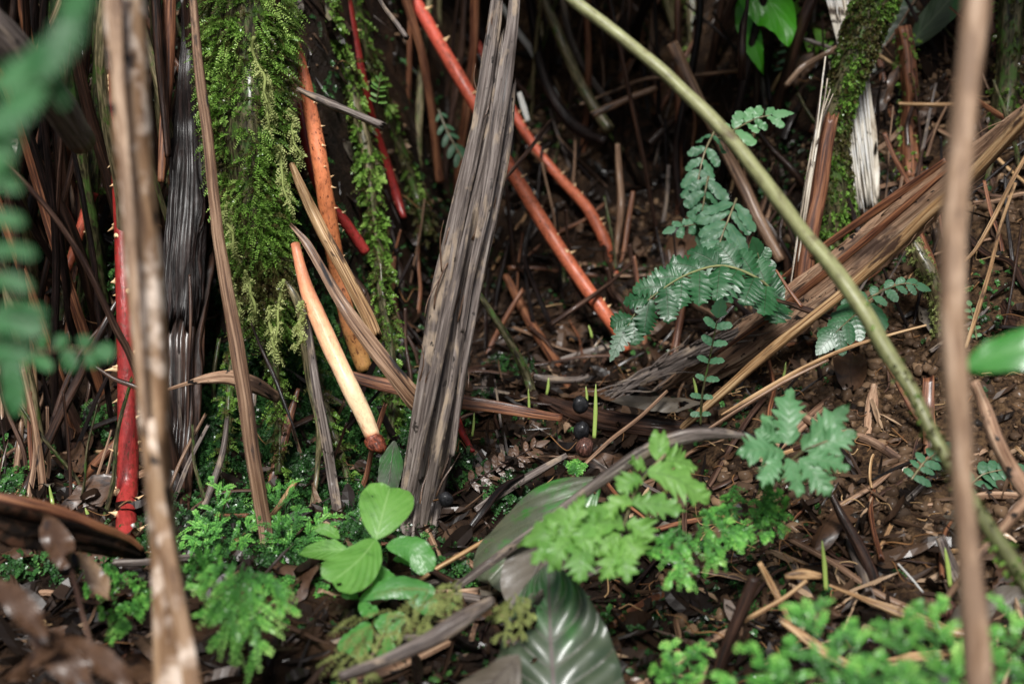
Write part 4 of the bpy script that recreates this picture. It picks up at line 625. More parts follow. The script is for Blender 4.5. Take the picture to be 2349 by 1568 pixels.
mossy('green_stalk', 'long pale green stem slanting across the right half, mossy toward its foot', [(1285, -30, 1.12, 27), (1345, 18, 1.11, 27), (1430, 90, 1.1, 29), (1530, 180, 1.09, 31), (1610, 262, 1.08, 33), (1680, 335, 1.07, 34), (1760, 425, 1.06, 35), (1835, 512, 1.05, 36), (1900, 590, 1.04, 37), (1955, 665, 1.03, 36), (2005, 730, 1.02, 35), (2045, 800, 1.01, 34), (2090, 880, 1.0, 32), (2125, 960, 0.99, 31), (2160, 1030, 0.98, 30), (2215, 1130, 0.97, 32), (2275, 1230, 0.96, 34), (2360, 1360, 0.95, 38), (2520, 1640, 0.93, 40)], 'green', 30000, .004, 5, .0022, .001, 'moss', thick=.003, tint0=.35, down=.1, cat='stem', tmin=.62, ridge=.03, rough=.22, nsc=38, wob=.7, flat=1., seg=26)
# ------------------------------------------------------------------ white shredded stem (a fan of separate fibres)
def shred():
    t = empty('shredded_stalk', P(1985, 480, 1.72), 'white shredded fibrous stem behind the dark mossy leaning trunk', 'stem')
    mb = MB(); p, r = spec([(1930, -40, 1.74, 56), (1945, 80, 1.73, 52), (1960, 200, 1.72, 50), (1975, 300, 1.72, 54), (1985, 390, 1.72, 54), (1990, 450, 1.72, 40)])
    sweep(mb, p, r, seg=90, flat=.35, ridge=.10, kmax=30, rag=(.01, .03), rough=.1, seed=3); mb.build('shaft', M['white'], t)
    mb = MB()
    for k in range(26):
        a = random.uniform(-1, 1); x0 = 1935 + a * 34; x1 = 1982 + a * 30; y0 = random.uniform(-30, 200); y1 = random.uniform(380, 500)
        p, r = spec([(x0, y0, 1.705, 3), ((x0 + x1) / 2 + random.uniform(-4, 4), (y0 + y1) / 2, 1.70 + random.uniform(-.004, .004), 5), (x1, y1, 1.705, 2)]); sweep(mb, p, r, seg=5, wob=.6, step=.02)
    for k in range(9):
        p, r = spec([(1890 + k * 4, -30, 1.72, 4), (1915 + k * 4, 70 + k * 4, 1.7, 5), (1935 + k * 3, 150 + k * 5, 1.69, 3)]); sweep(mb, p, r, seg=5, wob=.5, step=.02)
    mb.build('loose_fibres', M['white'], t)
    t = empty('split_splinters', P(1812, 660, 1.56), 'thin white splinters standing left of the broken orange brown stake', 'splinter')
    for k, (a, b, c) in enumerate((((1893, 130), (1872, 290), (1838, 540)), ((1898, 180), (1878, 300), (1830, 600)), ((1912, 215), (1880, 300), (1845, 520)), ((1905, 205), (1866, 330), (1812, 660)))):
        m2 = MB(); p, r = spec([(*a, 1.57, 3), (*b, 1.565, 8), (*c, 1.56, 3)]); sweep(m2, p, r, seg=8, flat=.5, wob=.3, step=.01); m2.build('fibre', M['white'], t)
shred()

# ------------------------------------------------------------------ leaves and ferns
UPC = unit(-FWD * .75 + np.array([0, 0, .65]))      # leaves face up and toward the light
def leaf(mb, base, tip, wpx, d0, d1, prof=OV, bend=0., lift=.0, up=None, **kw):
    b = P(*base, D(*base, d0)); e = P(*tip, D(*tip, d1)); L = np.linalg.norm(e - b); sdv = unit(np.cross(FWD, e - b)); dd = (D(*base, d0) + D(*tip, d1)) / 2
    pts = [b + (e - b) * f + sdv * bend * L * math.sin(math.pi * f) + np.array([0, 0, 1.]) * lift * L * math.sin(math.pi * f) for f in (0, .25, .5, .75, 1)]
    blade(mb, pts, wpx / 2 * SC * dd, UPC if up is None else up, prof, **kw)
def pinnate(name, label, rach, mat, n, length, wfrac, prof=PIN, lobes=(6, .3, .5), serr=(0, 0), ang=62, cat='fern', d_tip=0, droop=.25, nt=30, tipw=1.1, stalk='olive', up=None, stalkpx=6, tint=.5, jitter=.12, fold=.1, kv=.6, conn=0, lw=None, group=None, wave=.0, skip=()):
    """a frond: rachis points (px,py,d); pinna length as fraction-profile of px"""
    pts = np.array([P(x, y, D(x, y, d)) for x, y, d in rach]); c, _, q, L = resample(pts, np.ones(len(pts)), .004); T = unit(np.gradient(c, axis=0))
    dm = np.mean([D(x, y, d) for x, y, d in rach]); U = UPC if up is None else unit(up)
    t = empty(name, c[0], label, cat, group); mb = MB(); ms = MB()
    sweep(ms, c[::3] if len(c) > 12 else c, np.linspace(stalkpx / 2, stalkpx / 5, len(c[::3] if len(c) > 12 else c)) * SC * dm, seg=8, wob=0); 
    for i in range(n):
        f = (i + .6) / (n + .2); k = int(f * (len(c) - 1)); tg = T[k]; S = unit(np.cross(U, tg))
        for sg in (-1, 1):
            if (i, sg) in skip: continue
            ln = length(f) * SC * dm * random.uniform(1 - jitter, 1 + jitter); a = R(ang + random.gauss(0, 6) - 25 * f)
            d = tg * math.cos(a) + S * sg * math.sin(a); b = c[k]; dz = np.array([0, 0, -1.]) * droop * ln
            p = [b + d * ln * g + dz * g * g for g in (0, .33, .66, 1)]
            blade(mb, p, ln * wfrac / 2 if lw is None else lw(f) * SC * dm / 2, unit(U + RNG.normal(0, .14, 3)), prof, nt=nt, nu=7, fold=fold, droop=.2, lobes=lobes, serr=serr, tint=tint + random.gauss(0, .18), nv=lobes[0] or 6, kv=kv, wave=wave, quilt=.0006)
    ln = length(.97) * SC * dm * tipw; tg = T[-1]
    blade(mb, [c[-1] + tg * ln * g + np.array([0, 0, -1.]) * .15 * ln * g * g for g in (-.2, .2, .6, 1)], ln * wfrac * .7, U, LAN, nt=nt, nu=7, lobes=lobes, tint=tint, nv=6, kv=.6)
    mb.build('fronds', M[mat], t); ms.build('stalk', M[stalk], t); return t
# glossy dark fern in the middle right
pinnate('fern_frond', 'glossy dark green fern frond arching over the end of the big brown frond base', [(1790, 690, 1.48), (1740, 640, 1.44), (1660, 610, 1.42), (1580, 628, 1.40), (1510, 670, 1.385), (1460, 715, 1.38), (1436, 755, 1.375)], 'fern_dark', 10, lambda f: 120 * (1 - .5 * f) * min(1, .5 + f * 4), .5, lobes=(7, .46, .8), serr=(21, .14), ang=64, droop=.22, nt=54, stalkpx=8, fold=.06, stalk='green', kv=.8, lw=lambda f: 92 * (1 - .40 * f), tipw=1.2, wave=.003, jitter=.2)
pinnate('fern_frond', 'upright glossy fern leaflet tuft at the right end of the dark fern', [(1800, 700, 1.50), (1775, 670, 1.48), (1752, 630, 1.47), (1738, 580, 1.46)], 'fern_dark', 4, lambda f: 62 * (1 - .3 * f), .7, lobes=(5, .2, .5), ang=70, droop=.15, nt=30)
pinnate('fern_frond', 'wet glossy fern hanging right of the pale green stem', [(2000, 690, 1.42), (1970, 715, 1.40), (1935, 745, 1.385), (1905, 775, 1.38)], 'fern_dark', 5, lambda f: 62 * (1 - .3 * f), .7, lobes=(5, .22, .5), ang=65, droop=.35, nt=30)
pinnate('fern_frond', 'blue green fern pointing right below the yellowish stalk', [(1955, 720, 1.45), (1985, 690, 1.44), (2030, 665, 1.43), (2075, 650, 1.42), (2105, 655, 1.42)], 'fern_mid', 6, lambda f: 46 * (1 - .35 * f), .6, lobes=(4, .2, .6), ang=68, droop=.3, nt=26)
# hanging small ferns in the back right
def sfern(label, rach, mat, n, ln, ang=66, lobes=(4, .30, .7), wf=.5, **kw): return pinnate('fern_frond', label, rach, mat, n, lambda f: 1.25 * ln * (1 - .35 * f) * min(1, .6 + 2 * f), wf * 1.15, wave=.002, jitter=.22, prof=OVB, lobes=lobes, ang=ang, nt=22, **kw)
sfern('pale fern with rounded leaflets pointing right beside the pale green stem', [(1648, 318, 1.62), (1690, 295, 1.61), (1735, 272, 1.6), (1780, 262, 1.6)], 'fern_pale', 5, 48, wf=.45, droop=.2)
sfern('small hanging fern with rounded leaflets just left of the pale green stem', [(1640, 300, 1.66), (1618, 345, 1.65), (1605, 395, 1.64), (1598, 440, 1.63)], 'fern_mid', 5, 48, wf=.5, droop=.3)
sfern('hanging fern furred with dead moss below the small rounded one', [(1625, 405, 1.63), (1618, 440, 1.62), (1612, 480, 1.62), (1608, 520, 1.62)], 'fern_mid', 4, 46, wf=.55, droop=.4)
sfern('lower hanging fern with broad blunt leaflets above the dark glossy frond', [(1690, 455, 1.6), (1672, 500, 1.59), (1655, 545, 1.58), (1642, 590, 1.57)], 'fern_mid', 6, 64, wf=.42, droop=.25)
sfern('leafy fern tip pointing left over the dark hollow', [(1650, 505, 1.62), (1612, 512, 1.61), (1575, 518, 1.6), (1545, 525, 1.6)], 'fern_mid', 4, 30, wf=.6, droop=.2)
sfern('small teal fern in the shade left of the broken stake', [(1770, 395, 1.9), (1772, 430, 1.9), (1768, 470, 1.9)], 'fern_mid', 4, 26, wf=.6)
# the slender vertical frond
pinnate('fern_frond', 'slender upright frond with a broad pale tip before the shredded frond end', [(1606, 975, 1.36), (1612, 900, 1.35), (1628, 820, 1.34), (1640, 760, 1.33), (1648, 720, 1.32)], 'fern_mid', 6, lambda f: 40 * (.55 + .6 * f), .6, lobes=(3, .25, .6), ang=72, droop=.3, nt=24, stalkpx=7, stalk='mossybark')
def explicit(name, label, rach, pin, mat, cat='fern', stalkpx=8, stalk='olive', prof=PIN, lobes=(6, .25, .5), serr=(0, 0), root_at=None, **kw):
    t = empty(name, P(*rach[0][:2], D(*rach[0])), label, cat); mb = MB(); ms = MB()
    pts, rad = spec([(x, y, d, stalkpx * (1 - .5 * k / len(rach))) for k, (x, y, d) in enumerate(rach)]); sweep(ms, pts, rad, seg=8, wob=.1)
    for q in pin:
        (b, e, wpx, d0, d1), ex = (q[0], q[1], q[2] * (1.24 if mat == 'fern_lime' else 1.15 if mat == 'fern_pale' else 1), q[3], q[4]), (q[5] if len(q) > 5 else {})
        k2 = dict(nt=48, nu=9, fold=.1, droop=.15, tint=.5 + random.gauss(0, .15), lobes=lobes, serr=serr, nv=7, kv=.9, quilt=.0007, wave=.0015, bend=random.uniform(-.06, .06), lift=.08, up=unit(UPC + RNG.normal(0, .12, 3))); k2.update(kw); k2.update(ex)
        pf = k2.pop('prof', prof); leaf(mb, b, e, wpx, d0, d1, prof=pf, **k2)
    mb.build('leaf_blade', M[mat], t); ms.build('stalk', M[stalk], t); return t
LF = dict(lobes=(5, .52, 1.0), serr=(13, .10), prof=ACT, quilt=.0014, wave=.004)
explicit('fern_frond', 'pale green fern with notched leaflets spread over the soil at the right', [(1770, 1085, 1.13), (1815, 1055, 1.11), (1850, 1030, 1.1), (1900, 1010, 1.1)],
    [((1808, 1020), (1815, 886), 84, 1.1, 1.13), ((1840, 1032), (1946, 928), 78, 1.1, 1.12), ((1855, 1040), (1968, 992), 84, 1.1, 1.1), ((1850, 1050), (1950, 1075), 80, 1.09, 1.08), ((1835, 1050), (1905, 1138), 78, 1.09, 1.07), ((1805, 1050), (1830, 1140), 74, 1.09, 1.07), ((1790, 1055), (1750, 1120), 60, 1.09, 1.07), ((1800, 1040), (1690, 1040), 96, 1.1, 1.08), ((1780, 1000), (1752, 950), 34, 1.12, 1.13, dict(lobes=(0, 0, 1), prof=OV)), ((1790, 1015), (1730, 985), 50, 1.1, 1.1)],
    'fern_pale', **LF)
k3 = lambda x, y: K(11, x, y)
explicit('fern_frond', 'bright lime fern with ragged leaflets in front of the large leaves', [(*k3(1190, 0), 1.075), (*k3(1080, 110), 1.065), (*k3(1000, 220), 1.055), (*k3(930, 400), 1.045), (*k3(890, 540), 1.035), (*k3(850, 690), 1.030)],
    [(k3(1060, 120), k3(1470, 340), 105, 1.060, 1.065), (k3(1130, 50), k3(1400, 90), 78, 1.075, 1.095), (k3(1150, 60), k3(1140, -150), 42, 1.075, 1.095, dict(lobes=(0, 0, 1), prof=OV)), (k3(1030, 170), k3(850, 240), 68, 1.055, 1.045), (k3(1060, 100), k3(930, 60), 50, 1.065, 1.055),
     (k3(950, 330), k3(1330, 390), 66, 1.045, 1.055), (k3(960, 320), k3(740, 450), 60, 1.045, 1.035), (k3(900, 470), k3(170, 640), 86, 1.040, 1.005, dict(lobes=(7, .35, .6))), (k3(520, 560), k3(640, 270), 48, 1.015, 1.025), (k3(430, 580), k3(400, 430), 44, 1.010, 1.015), (k3(700, 480), k3(690, 390), 44, 1.025, 1.030),
     (k3(420, 590), k3(270, 760), 44, 1.010, 0.995), (k3(560, 570), k3(390, 810), 62, 1.015, 0.995), (k3(640, 560), k3(600, 880), 84, 1.020, 0.995), (k3(880, 620), k3(740, 870), 62, 1.025, 1.005), (k3(860, 640), k3(930, 880), 66, 1.025, 1.005), (k3(900, 560), k3(1010, 710), 88, 1.030, 1.015), (k3(920, 470), k3(1090, 600), 80, 1.035, 1.025), (k3(880, 540), k3(700, 690), 74, 1.030, 1.015), (k3(760, 500), k3(560, 640), 80, 1.025, 1.010)],
    'fern_lime', lobes=(5, .54, 1.0), serr=(13, .14), wave=.005, prof=ACT)
# blurred foreground greenery
explicit('fern_frond', 'large out of focus green fern hanging at the top left', [(-900, 2300, .5), (-620, 700, .5), (-150, -180, .5), (215, -60, .5), (170, 60, .5), (110, 160, .5), (60, 260, .5), (10, 420, .5)],
    [((190, 20), (90, 190), 90, .5, .49), ((215, -40), (150, 70), 110, .5, .5), ((150, 90), (40, 190), 90, .5, .5), ((110, 160), (-20, 200), 110, .5, .5), ((100, 190), (-30, 320), 110, .5, .49), ((60, 260), (-20, 420), 80, .5, .49), ((120, 150), (145, 250), 44, .5, .5), ((30, 300), (0, 440), 50, .5, .49)],
    'fern_fore', lobes=(9, .55, .8), stalkpx=8)
explicit('fern_frond', 'out of focus fingered green fern at the left edge', [(-520, 2600, .56), (-330, 1300, .56), (-60, 640, .56), (0, 620, .56), (30, 700, .56), (40, 800, .56)],
    [((-60, 420), (50, 440), 40, .56, .56), ((-60, 505), (60, 512), 42, .56, .56), ((-60, 585), (85, 590), 44, .56, .56), ((-60, 650), (75, 665), 46, .56, .56), ((-60, 740), (105, 760), 80, .56, .56), ((-60, 800), (70, 820), 80, .56, .56), ((0, 700), (110, 720), 40, .56, .56)],
    'fern_fore', lobes=(0, 0, 1), stalkpx=4)
explicit('fern_frond', 'out of focus lobed dark fern tip crossing toward the tan stem', [(-520, 2200, .72), (-300, 1200, .72), (-40, 850, .72), (60, 815, .72), (150, 800, .72), (250, 812, .72)],
    [((70, 812), (120, 850), 36, .72, .72), ((90, 800), (110, 770), 34, .72, .72), ((130, 800), (150, 768), 36, .72, .72), ((150, 800), (165, 855), 40, .72, .72), ((190, 800), (195, 768), 38, .72, .72), ((200, 805), (215, 845), 38, .72, .72), ((215, 805), (262, 812), 50, .72, .72), ((20, 830), (30, 960), 60, .7, .7)],
    'fern_fore', lobes=(3, .2, .6), stalkpx=7)
explicit('broad_leaf', 'out of focus broad green leaf entering at the right edge', [(2700, 2200, .78), (2640, 1400, .78), (2560, 900, .77), (2480, 795, .765), (2380, 798, .77), (2280, 815, .78)], [((2203, 842), (2480, 790), 108, .78, .76, dict(quilt=.0003, nv=8, kv=2.2, bend=.02, nt=110, nu=17, wave=.002))], 'foreleaf', cat='leaf', prof=OV, lobes=(0, 0, 1), stalkpx=5)
# seedling
k2_ = lambda x, y: K(10, x, y)
LB = dict(lobes=(0, 0, 1), prof=OVB, nt=50, nu=21, quilt=.0014, nv=6, kv=2.6, wave=.002, droop=.28, fold=.12)
t = explicit('seedling', 'bright green broad leaved seedling growing in front of the petiole foot', [(*k2_(800, 1420), 1.13), (*k2_(830, 1150), 1.14), (*k2_(860, 930), 1.15), (*k2_(895, 740), 1.15), (*k2_(890, 590), 1.15)],
    [(k2_(888, 585), k2_(985, 225), 126, 1.15, 1.19, dict(bend=.02, holes=[(.62, .55, .035), (.8, -.3, .03)])), (k2_(885, 580), k2_(585, 870), 112, 1.15, 1.10, dict(bend=-.10, holes=[(.55, -.2, .04), (.9, .5, .12)])), (k2_(700, 650), k2_(355, 680), 50, 1.17, 1.18, dict(prof=LAN)), (k2_(640, 575), k2_(478, 505), 30, 1.2, 1.2)],
    'seedling', cat='seedling', stalkpx=6, stalk='green', **LB)
mb = MB()
for q in [(k2_(960, 630), k2_(1245, 800), 66, 1.16, 1.14, dict(bend=-.22)), (k2_(1010, 720), k2_(1210, 800), 34, 1.18, 1.17, dict(bend=-.2)), (k2_(890, 750), k2_(1010, 910), 54, 1.16, 1.13, dict(bend=.05)), (k2_(770, 990), k2_(1290, 960), 60, 1.12, 1.12, dict(bend=-.14)), (k2_(1110, 1000), k2_(1300, 1040), 46, 1.11, 1.11),
          (k2_(770, 980), k2_(665, 920), 30, 1.13, 1.12), (k2_(780, 1000), k2_(870, 1090), 40, 1.12, 1.1), (k2_(840, 1140), k2_(700, 1360), 74, 1.11, 1.08), (k2_(870, 1120), k2_(1060, 1180), 70, 1.11, 1.1), (k2_(820, 1410), k2_(1000, 1280), 52, 1.1, 1.09)]:
    k = dict(LB); k.update(q[5] if len(q) > 5 else {}); pf = k.pop('prof'); k['nu'] = 13; leaf(mb, *q[:5], prof=pf, up=unit(UPC + RNG.normal(0, .12, 3)), tint=random.uniform(.2, .8), holes=[(.6, .3, .12)] if random.random() < .4 else (), **k)
mb.build('lower_leaves', M['seedling2'], t)
# large wet leaves
def bigl(name, label, base, tip, wpx, d0, d1, mat, up, **kw):
    mb = MB(); leaf(mb, base, tip, wpx, d0, d1, up=up, **kw); o = mb.build(name, M[mat], None, P(*base, d0)); return tag(o, label, 'leaf')
bigl('large_leaf', 'big wet dark green ribbed leaf with a torn hole hanging at the bottom centre', (1258, 1290), (1290, 1760), 300, 1.09, .98, 'bigleaf', unit([-.10, -.80, .58]), prof=OVB, nt=180, nu=61, quilt=.0046, nv=7.3, kv=-3.0, wave=.008, fold=.10, droop=.22, asym=.08, holes=[(.22, -.55, .30), (.16, -.25, .12), (.45, -.3, .05), (.62, -.35, .04)], bend=.015)
bigl('large_leaf', 'wide grey green leaf with a bright green patch under the curved rolled stalk', (1375, 1090), (1120, 1330), 200, 1.22, 1.17, 'greyleaf', unit([-.15, -.55, .8]), prof=OVB, nt=120, nu=41, quilt=.0008, nv=5, kv=2.0, wave=.009, fold=.03, droop=.32, holes=[(.05, .55, .10), (.02, -.1, .08)], bend=.03)
bigl('large_leaf', 'olive underside of a folded leaf below the rolled stalk', (1300, 1180), (1180, 1400), 150, 1.16, 1.1, 'greydead', unit([.3, -.6, .6]), prof=OV, nt=60, nu=17, quilt=.001, nv=7, kv=2, wave=.005, droop=.3)
bigl('large_leaf', 'pale backlit leaf at the bottom edge left of the big dark leaf', (1190, 1500), (1060, 1640), 150, 1.0, .96, 'greydead', unit([-.2, -.5, .8]), prof=OV, nt=60, nu=17, quilt=.001, nv=7, kv=2, wave=.003, droop=.3)
bigl('dead_leaf', 'flat wet brown leaf lying on the dark husk in the middle', (1612, 925), (1385, 920), 56, 1.46, 1.5, 'greydead', unit([0, -.5, .85]), prof=LAN, nt=60, nu=15, wave=.004, droop=.1, holes=[(.18, .1, .35), (.22, .0, .2)], nv=12, kv=1, quilt=.0004)
# background leaves
bigl('hanging_leaf', 'bright yellow green pointed leaf hanging at the top right of the middle', (1672, -70), (1808, 108), 124, 1.85, 1.8, 'bright', unit([.1, -.8, .5]), prof=ACU, nt=50, nu=17, quilt=.0015, nv=6, kv=2.4, wave=.006, droop=.35, bend=-.12)
bigl('hanging_leaf', 'dark green back half of the bright hanging leaf', (1695, 0), (1752, 172), 56, 1.86, 1.83, 'bright', unit([-.5, -.6, .4]), prof=ACU, nt=40, nu=13, quilt=.001, nv=6, kv=2, wave=.004)
bigl('hanging_leaf', 'lime leaf with brown spots left of the white shredded stem', (1842, -40), (1868, 150), 60, 2.0, 2.0, 'limeleaf', unit([0, -.9, .4]), prof=LAN, nt=40, nu=11, wave=.008)
bigl('hanging_leaf', 'rounded lime leaf behind the white shredded stem', (1870, 20), (1940, 130), 76, 2.05, 2.05, 'limeleaf', unit([0, -.9, .4]), prof=OVB, nt=40, nu=11, wave=.005, quilt=.001)
bigl('hanging_leaf', 'large dull green veined leaf right of the dark mossy trunk', (2190, -60), (1990, 190), 150, 1.85, 1.9, 'backleaf', unit([.1, -.8, .55]), prof=OV, nt=70, nu=21, quilt=.0012, nv=6, kv=1.8, wave=.010, droop=.2)
bigl('hanging_leaf', 'long dull leaf with green streaks pointing to the upper right corner', (2080, 110), (2240, -70), 80, 1.8, 1.75, 'backleaf', unit([-.2, -.7, .6]), prof=OV, nt=60, nu=17, quilt=.0008, nv=7, kv=1.8, wave=.004)
bigl('dead_leaf', 'pale pinkish dry leaf on the bank behind the pale blurred stem', (2210, 130), (2120, 175), 60, 2.0, 2.0, 'tanleaf', unit([0, -.6, .8]), prof=OVB, nt=30, nu=9, wave=.006)
bigl('dead_leaf', 'brown hanging leaf scrap left of the mossy stump', (2062, 150), (2030, 238), 26, 1.7, 1.7, 'deadleaf', unit([.3, -.9, .2]), prof=LAN, nt=30, nu=9, wave=.003)
bigl('dead_leaf', 'curled rusty leaf hanging from the husk at lower left', (100, 1185), (160, 1295), 66, 1.0, .96, 'deadleaf', unit([.2, -.8, .4]), prof=OVB, nt=40, nu=13, wave=.010, droop=.6)
bigl('dead_leaf', 'small crinkled tan leaf beside the black nut at lower left', (250, 1375), (185, 1265), 50, 1.0, 1.03, 'tanleaf', unit([.1, -.7, .6]), prof=LAN, nt=40, nu=13, wave=.006, quilt=.001)
for k, (b, e, wd, mt, lb) in enumerate([((60, 1430), (215, 1600), 80, 'deadleaf', 'blurred rusty leaf across the bottom left corner'), ((-20, 1330), (120, 1480), 60, 'deadleaf', 'blurred brown leaf at the left edge near the bottom'), ((150, 1470), (320, 1590), 60, 'deadleaf', 'blurred brown leaf at the foot of the tan stem'), ((20, 1560), (150, 1480), 50, 'deadleaf', 'blurred ochre leaf overlapping the rusty corner leaf')]):
    bigl('dead_leaf', lb, b, e, wd, .88, .84, mt, unit([.1 * k - .2, -.6, .8]), prof=OV, nt=50, nu=17, wave=.008, quilt=.001, droop=.4, lift=.06)
bigl('dead_leaf', 'dark glossy wet leaf folded at the foot of the grey petiole', (905, 1010), (880, 1190), 60, 1.36, 1.36, 'bigleaf', unit([.3, -.9, .2]), prof=LAN, nt=50, nu=13, wave=.003, quilt=.001)
pinnate('dead_fern', 'flattened brown fern leaf lying right of the petiole foot', [(1075, 1110, 1.40), (1120, 1085, 1.41), (1170, 1055, 1.42), (1235, 1020, 1.43)], 'deadleaf', 9, lambda f: 42 * (1 - .3 * f), .4, lobes=(3, .1, .6), ang=70, droop=.1, nt=16, stalk='dark', cat='dead leaf')
pinnate('dead_fern', 'dead dark fern leaf standing beside the scarlet root foot', [(255, 1290, 1.38), (250, 1240, 1.39), (248, 1200, 1.4)], 'greydead', 8, lambda f: 24 * (1 - .3 * f), .4, lobes=(2, .1, .6), ang=70, droop=.1, nt=12, stalk='dark', cat='dead leaf')
pinnate('fern_frond', 'small blurred green fern left of the grey petiole', [(1005, 250, 1.95), (1025, 300, 1.94), (1050, 345, 1.93), (1075, 390, 1.92)], 'fern_mid', 6, lambda f: 34 * min(1, .4 + f), .5, lobes=(3, .2, .6), ang=60, droop=.3, nt=18)
pinnate('fern_frond', 'bright little fern tuft growing on the moss hung stem', [(866, 235, 1.70), (868, 210, 1.69), (872, 180, 1.68)], 'fern_lime', 5, lambda f: 26 * (1 - .3 * f), .36, lobes=(0, 0, 1), ang=75, droop=.1, nt=10)
pinnate('fern_frond', 'dark ladder leaved fern behind the bright hanging leaf', [(1800, -10, 2.1), (1808, 50, 2.1), (1812, 120, 2.1), (1800, 170, 2.1)], 'fern_dark', 9, lambda f: 30, .3, lobes=(0, 0, 1), ang=80, droop=.1, nt=10)
pinnate('fern_frond', 'grey green fern on the bank right of the pale fern', [(2090, 1100, 1.25), (2120, 1060, 1.26), (2160, 1030, 1.27)], 'fern_mid', 5, lambda f: 40, .5, lobes=(3, .2, .6), ang=65, droop=.3, nt=18)
pinnate('fern_frond', 'teal fern behind the right blurred stem near the bank', [(2215, 1130, 1.28), (2250, 1090, 1.28), (2310, 1075, 1.28)], 'fern_mid', 5, lambda f: 46, .5, lobes=(3, .2, .6), ang=65, droop=.3, nt=18)
pinnate('fern_frond', 'small light fern at the right edge above the blurred leaf', [(2240, 780, 1.35), (2235, 740, 1.35), (2225, 700, 1.36)], 'fern_pale', 4, lambda f: 16, .6, lobes=(0, 0, 1), ang=75, nt=10)

# ------------------------------------------------------------------ nuts and sprouts
def nut(label, px, py, d, wpx, mat, hf=1.1, stretch=1.):
    dd = D(px, py, d); c = P(px, py, dd); r = wpx / 2 * SC * dd; mb = MB()
    pts = [c + np.array([0, 0, 1]) * r * hf * z for z in np.linspace(-1, 1, 9)]; rr = [r * math.sqrt(max(.012, 1 - z * z)) for z in np.linspace(-1, 1, 9)]
    sweep(mb, pts, rr, seg=28, wob=0, rough=.34, nsc=95, step=r * .12); o = mb.build('palm_nut', M[mat], None, pts[0]); tag(o, label, 'nut')
nut('round black nut resting behind the tall green sprout', 1330, 928, 1.5, 40, 'nut_black')
nut('brown veined nut below the tall green sprout', 1342, 1026, 1.43, 44, 'nut_brown')
nut('shiny black pointed nut behind the brown veined one', 1335, 988, 1.46, 36, 'nut_black', 1.3)
nut('black nut wedged at the foot of the grey petiole', 1022, 1145, 1.31, 34, 'nut_black')
nut('glossy black nut hanging under the rusty leaf at lower left', 160, 1290, 1.02, 52, 'nut_black')
nut('round dark nut below the vermilion root', 482, 648, 1.5, 28, 'nut_black')
nut('brown nut at the base of the leaning sprout on the right', 2020, 1465, 1.16, 44, 'nut_brown')
nut('blackish nut lying under the splintered tan stick', 2080, 1465, 1.15, 50, 'nut_black', .8)
nut('small brown nut beside the short cut stem', 2135, 1390, 1.17, 40, 'nut_brown')
nut('brown nut carrying a short sprout at lower right', 2170, 1400, 1.17, 56, 'nut_brown')
def sprout(label, b, e, wpx, d):
    mb = MB(); x0, y0 = b; x1, y1 = e; p, r = spec([(x0, y0, d, wpx * .9), ((x0 + x1) / 2 + 1, (y0 + y1) / 2, d, wpx), (x0 * .15 + x1 * .85, y0 * .15 + y1 * .85, d, wpx * .6), (x1, y1, d, wpx * .1)]); sweep(mb, p, r, seg=10, flat=.5, wob=.1, rough=.03, tint=.6)
    tag(mb.build('sprout', M['sprout'], None, p[0]), label, 'sprout')
for a in [('tall pale green sprout rising from the brown veined nut', (1363, 1004), (1367, 880), 10, 1.42), ('short sprout left of the tall one behind the black nut', (1346, 925), (1344, 885), 6, 1.55), ('short sprout on the floor below the hollow', (1254, 905), (1259, 865), 7, 1.6), ('slim sprout at the edge of the moss right of the petiole', (1213, 960), (1212, 890), 6, 1.55),
          ('tiny sprout beside the shredded frond end', (1598, 905), (1590, 865), 7, 1.5), ('sprout left of the scarlet root nearer the edge', (124, 1182), (113, 1112), 9, 1.36), ('bright sprout leaning at the foot of the scarlet root', (216, 1220), (195, 1163), 11, 1.34), ('leaning green sprout on the lower right soil', (1895, 1352), (1886, 1238), 11, 1.17),
          ('green sprout against the short grey cut stem', (2180, 1345), (2168, 1255), 11, 1.15), ('thin sprout below the reddish brown strip', (1083, 1000), (1088, 945), 6, 1.44), ('low sprout at the base of the coral root', (1358, 775), (1350, 745), 6, 1.74), ('fine sprout right of the shredded frond end', (1797, 865), (1803, 830), 6, 1.46)]: sprout(*a)
